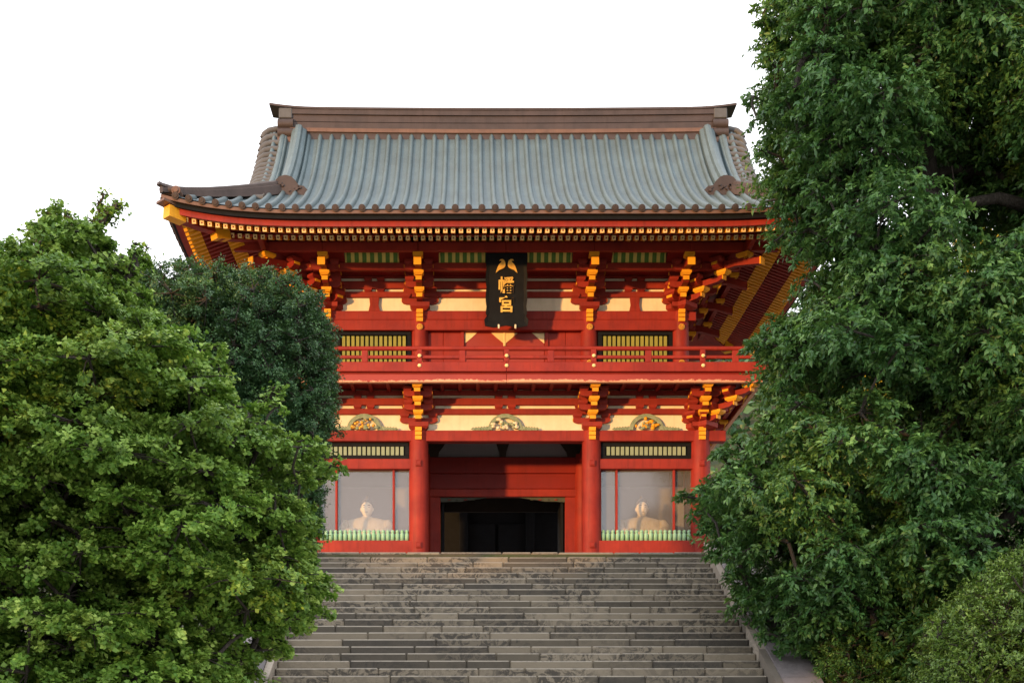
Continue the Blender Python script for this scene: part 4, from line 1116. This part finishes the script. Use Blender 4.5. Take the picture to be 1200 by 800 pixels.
# ginkgo on the left bank of the stairs
yg = -17.8
gk = outline([(-60, 300), (-20, 330), (30, 320), (62, 300), (78, 268), (100, 262), (126, 262), (140, 285), (150, 318), (160, 345), (190, 372), (225, 395), (250, 412), (270, 440), (290, 465), (318, 480), (330, 500), (372, 512), (392, 528),
              (380, 560), (368, 590), (358, 615), (368, 645), (392, 668), (386, 700), (370, 725), (345, 742), (325, 762), (292, 782), (270, 830), (230, 900), (100, 930), (-100, 930), (-160, 600)], yg, -6)
cl = crown_clumps(gk, yg, 1.9, .42, .92, .98, 3, [(*XZ(a, c, yg), q) for a, c, q in ((228, 592, .16), (60, 655, .2), (262, 735, .2), (140, 612, .18), (305, 650, .15), (20, 735, .22), (190, 505, .14), (90, 450, .15), (330, 560, .12), (180, 690, .15))], sq=.52, fringe=130, fr=(.10, .24))
for px, py, r in ((112, 290, .30), (84, 300, .26), (140, 316, .22), (160, 352, .25), (228, 398, .2), (330, 486, .22), (255, 420, .22), (362, 520, .25), (352, 596, .25)):
    x, z = XZ(px, py, yg); cl.append((x, yg+random.uniform(-.4, .4), z, r*.7))
for pts in ([(118, 300), (112, 262), (120, 228)], [(120, 262), (134, 248), (140, 240)], [(100, 290), (84, 262), (76, 250)], [(60, 320), (44, 285), (40, 262)], [(20, 330), (14, 300), (8, 284)], [(150, 330), (160, 300), (156, 286)], [(300, 480), (322, 462), (330, 452)]):
    for q in range(9):
        t = q/8; k = min(1, int(t*2)); u = t*2-k; px = pts[k][0]+(pts[k+1][0]-pts[k][0])*u; py = pts[k][1]+(pts[k+1][1]-pts[k][1])*u
        x, z = XZ(px+random.uniform(-3, 3), py, yg); cl.append((x, yg+random.uniform(-.1, .1), z, .125-.06*t))
NT += make_tree('ginkgo_tree', 'bright green ginkgo tree with fan leaves left of the stairs', 'tree', cl, (XZ(90, 0, yg)[0], yg+.3, ground_z(-8, yg)-.1), 'ginkgo', .052, .060, 3000, 21, fan=True, droop=.20, trunk_r=.26, up=.95, fold=.12, twigs=46, sq=.34, young=.8, tuft=.3)
# dark evergreen behind it
ye = -14.4
ev = outline([(60, 340), (120, 345), (150, 325), (185, 318), (230, 316), (262, 322), (300, 322), (340, 333), (368, 345), (388, 372), (392, 410), (396, 450), (394, 490), (384, 525), (378, 570), (370, 640), (340, 700), (200, 720), (60, 640)], ye)
cl = crown_clumps(ev, ye, 1.35, .25, .46, .95, 9, sq=.75, fringe=110, fr=(.08, .18))
for px, py, r in ((170, 300, .16), (160, 312, .2), (172, 290, .10), (392, 425, .16), (205, 312, .2), (288, 318, .2)):
    x, z = XZ(px, py, ye); cl.append((x, ye, z, r*.7))
NT += make_tree('evergreen_tree', 'dense dark evergreen tree between the ginkgo and the left side of the gate', 'tree', cl, (XZ(255, 0, ye)[0], ye, ground_z(-8, ye)-.1), 'evergreen', .046, .022, 4200, 31, droop=.05, trunk_r=.2, up=.5, twigs=90, flat=.9, sq=.75, young=.4)
# sparse dark tree at the far left
yl = -12.0
cl = [(*(lambda q: (q[0], yl+random.uniform(-1, 1), q[1]))(XZ(px, py, yl)), r*.72) for px, py, r in ((-30, 330, .7), (2, 350, .55), (-10, 310, .35), (8, 300, .28), (18, 322, .3), (30, 345, .35), (-40, 400, .9), (30, 400, .8), (5, 290, .15), (-60, 470, 1), (20, 460, .9))]
NT += make_tree('small_leaved_tree', 'sparse dark twiggy tree top showing at the left edge above the ginkgo', 'tree', cl, (XZ(-20, 0, yl)[0], yl, ground_z(-14, yl)-.1), 'evergreen', .045, .026, 900, 41, droop=.02, trunk_r=.15, twigs=30)
# camphor on the right, upper crown and the lower boughs
yr = -8.5
cam_o = outline([(896, -60), (892, 20), (896, 70), (886, 110), (896, 150), (894, 175), (908, 205), (912, 262), (938, 300), (956, 335), (952, 352), (922, 362), (884, 404), (872, 430), (886, 470), (876, 508), (852, 515), (838, 540), (812, 562), (802, 580), (818, 612),
                 (838, 628), (828, 652), (852, 668), (880, 720), (905, 752), (942, 768), (956, 742), (985, 760), (1010, 800), (1060, 860), (1290, 880), (1360, 500), (1340, -60), (1200, -120), (960, -120)], yr, 12)
holes = [(*XZ(1085, 150, yr), .30), (*XZ(1095, 212, yr), .62), (*XZ(1150, 250, yr), .62), (*XZ(1110, 165, yr), .3), (*XZ(1030, 500, yr), .48), (*XZ(1060, 500, yr), .2), (*XZ(1055, 250, yr), .3), (*XZ(1180, 600, yr), .45), (*XZ(1120, 640, yr), .42), (*XZ(1100, 550, yr), .16), (*XZ(1100, 295, yr), .3), (*XZ(970, 480, yr), .12), (*XZ(962, 262, yr), .2), (*XZ(1045, 425, yr), .28), (*XZ(1000, 618, yr), .22), (*XZ(905, 655, yr), .2), (*XZ(1010, 90, yr), .2), (*XZ(960, 600, yr), .15), (*XZ(930, 470, yr), .15)]
cl = crown_clumps(cam_o, yr, 2.7, .60, 1.25, 1.02, 17, holes, sq=.72, fringe=170, fr=(.16, .36))
for px, py, r in ((890, 96, .2), (892, 130, .2), (899, 165, .2), (812, 575, .25), (822, 600, .22), (838, 640, .2), (842, 655, .15), (900, 745, .25), (936, 765, .2), (882, 412, .2), (895, 395, .2), (935, 362, .22), (898, 10, .25), (903, 45, .22), (916, 270, .25), (930, 305, .25), (945, 325, .22)):
    x, z = XZ(px, py, yr); cl.append((x, yr+random.uniform(-.6, .6), z, r))
NT += make_tree('camphor_tree', 'tall dark green camphor tree hanging over the right side of the stairs', 'tree', cl, (XZ(1150, 0, yr)[0], yr+.4, ground_z(9, yr)-.1), 'camphor', .125, .058, 1150, 51, droop=.38, trunk_r=.42, up=.6, twigs=44, sq=.62, young=.55, tuft=.2, trunk_top=(XZ(1090, 0, yr)[0], yr+.3, XZ(0, 120, yr)[1]),
                limbs=[([(lambda q: (q[0], yr-.5, q[1]))(XZ(a, c, yr-.5)) for a, c in pts], r0, r1) for pts, r0, r1 in (
                    ([(1215, 575), (1170, 618), (1120, 640), (1060, 632), (1000, 645), (950, 622)], .17, .05), ([(1215, 245), (1170, 232), (1120, 240), (1075, 222), (1040, 240), (1000, 262)], .13, .035),
                    ([(1180, 560), (1130, 530), (1080, 512), (1020, 498), (975, 490)], .10, .03), ([(1170, 640), (1120, 672), (1060, 680), (1010, 700)], .12, .04))])
# yellow tree behind the camphor, on the terrace, sunlight put into its leaf colour
yb_ = 7.0
cl = []
rr_ = random.Random(4)
for k in range(70):
    px, py = rr_.uniform(985, 1290), rr_.uniform(285, 560)
    x, z = XZ(px, py, yb_); cl.append((x, yb_+rr_.uniform(-2, 2), z, rr_.uniform(.6, 1.1)))
NT += make_tree('yellow_leaved_tree', 'tree with yellow leaves coloured as if sunlit glimpsed behind the camphor boughs', 'tree', cl, (XZ(1130, 0, yb_)[0], yb_, -.4), 'yellowleaf', .13, .09, 420, 61, droop=.2, trunk_r=.3, twigs=24)
# light shrubs bottom right
ys_ = -12.5
sh = outline([(1075, 850), (1085, 790), (1095, 745), (1120, 705), (1155, 680), (1200, 640), (1260, 620), (1330, 660), (1340, 900), (1100, 920)], ys_)
cl = crown_clumps(sh, ys_, 1.4, .26, .5, .95, 27, fringe=60, fr=(.08, .2))
NT += make_tree('glossy_shrub', 'light green glossy shrub in the bottom right corner', 'shrub', cl, (XZ(1200, 0, ys_)[0], ys_, ground_z(9, ys_)-.1), 'shrub', .065, .03, 2300, 71, tuft=.5, droop=-.1, trunk_r=.07, up=.4, twigs=60, trunk_top=None)
ys2 = -8.9
sh = outline([(938, 840), (948, 780), (962, 745), (985, 735), (1010, 750), (1040, 800), (1040, 850), (980, 880)], ys2)
cl = crown_clumps(sh, ys2, .8, .22, .36, .8, 28)
NT += make_tree('small_shrub', 'small yellow green shrub beside the right coping under the camphor', 'shrub', cl, (XZ(990, 0, ys2)[0], ys2, ground_z(9, ys2)-.1), 'camphor', .06, .03, 1800, 81, droop=.0, trunk_r=.05, twigs=50)
# unseen trees left of and behind the viewer, added to shade stairs and camphor
def grove(pp, u, ztop, r, k, lab):
    x, y = pp*math.cos(SUN_AZ)-u*math.sin(SUN_AZ), -pp*math.sin(SUN_AZ)-u*math.cos(SUN_AZ)
    rr = random.Random(k); zb = ground_z(x, y)-.1; H = ztop-zb; cl = []
    for q in range(46):
        a, v = rr.uniform(0, 2*PI), rr.random()**.5; f = rr.uniform(.12, .93)
        q_ = r*v*(1-.5*max(0, f-.6)); cl.append((x+q_*math.cos(a), y+q_*math.sin(a), zb+H*f, rr.uniform(.8, 1.15)))
    return make_tree('shade_tree', lab, 'tree', cl, (x, y, zb), 'camphor', .30, .17, 240, 100+k, 'unseen trees added to shade the stairs and camphor', trunk_r=.3, twigs=16)
LABS = ['unseen low shade tree added farthest to the left of the stairs', 'unseen low shade tree added second from the left end of the grove', 'unseen low shade tree added in the middle of the low grove row',
        'unseen low shade tree added beside the tall trees of the grove', 'unseen tall shade tree added next to the low grove row', 'unseen tallest shade tree added in the middle of the three tall ones', 'unseen tall shade tree added behind the viewer at the end of the grove']
for k, (pp, u, zt, r) in enumerate(((-6.5, 34, .2, 2.6), (-2.5, 33, .2, 2.6), (1.5, 34, .1, 2.6), (5.2, 35, .1, 2.6), (9.5, 37, 9.5, 2.8), (13.5, 38, 10.5, 2.8), (17.5, 40, 10, 2.8))): NT += grove(pp, u, zt, r, k, LABS[k])
# wooded hill behind the shrine and the hall seen through the gate
V = []; F = []
for j in range(21):
    for i in range(41):
        x = -130+6.5*i; y = 38+4*j; z = -1+39*math.sin(min(1, j/16)*PI/2)*(.96+.04*math.sin(i*.7))*max(0, 1-((x-5)/140)**2); V.append((x, y, z))
for j in range(20):
    for i in range(40): F.append((j*41+i, j*41+i+1, (j+1)*41+i+1, (j+1)*41+i))
b = MB(); b.add(V, F); tag(b.build('hill', M['soil'], smooth=True), kind='structure')
rs = np.random.RandomState(5); n = 60000
ii = rs.randint(0, 1400, n); hx = np.random.RandomState(6).uniform(-90, 100, 1400); hy = np.random.RandomState(7).uniform(40, 95, 1400); hr = np.random.RandomState(8).uniform(1.6, 3.2, 1400)
d = unit(rs.randn(n, 3)); hz = -1+38*np.sin(np.clip((hy-38)/64, 0, 1)*PI/2)*(1-((hx-5)/140)**2)+2.2
P = np.stack([hx[ii], hy[ii], hz[ii]], 1)+d*hr[ii][:, None]*rs.uniform(.7, 1.05, (n, 1))
Nn = unit(d*.5+np.array([0, 0, .6])+rs.randn(n, 3)*.4); A = unit(np.cross(Nn, rs.randn(n, 3)))
me = leaf_mesh('wood', P, A, Nn, rs.uniform(.7, 1.1, n), rs.uniform(.4, .7, n), .2, M['evergreen']); tag(link('distant_wood', me), 'dark woodland covering the hill behind the shrine', None, None, 'stuff')
hall = tag(empty('shrine_hall', (0, 13, -.36)), 'timber hall coloured black for shade behind the gate seen through its open passage', 'building')
b = MB(); b.box(-4.6, 4.6, 10.2, 16, -.4, 3.6); b.build('wall', M['black'], hall)  # black walls, columns and doors carry the passage's shade in their colour
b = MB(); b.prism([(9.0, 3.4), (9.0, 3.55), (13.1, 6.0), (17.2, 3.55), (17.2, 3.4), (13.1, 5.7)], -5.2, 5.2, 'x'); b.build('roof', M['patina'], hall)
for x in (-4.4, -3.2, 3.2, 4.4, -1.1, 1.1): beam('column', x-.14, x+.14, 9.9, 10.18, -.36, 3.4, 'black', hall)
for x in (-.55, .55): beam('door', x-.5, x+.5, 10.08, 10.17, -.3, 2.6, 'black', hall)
print('TREE TRIS', NT)
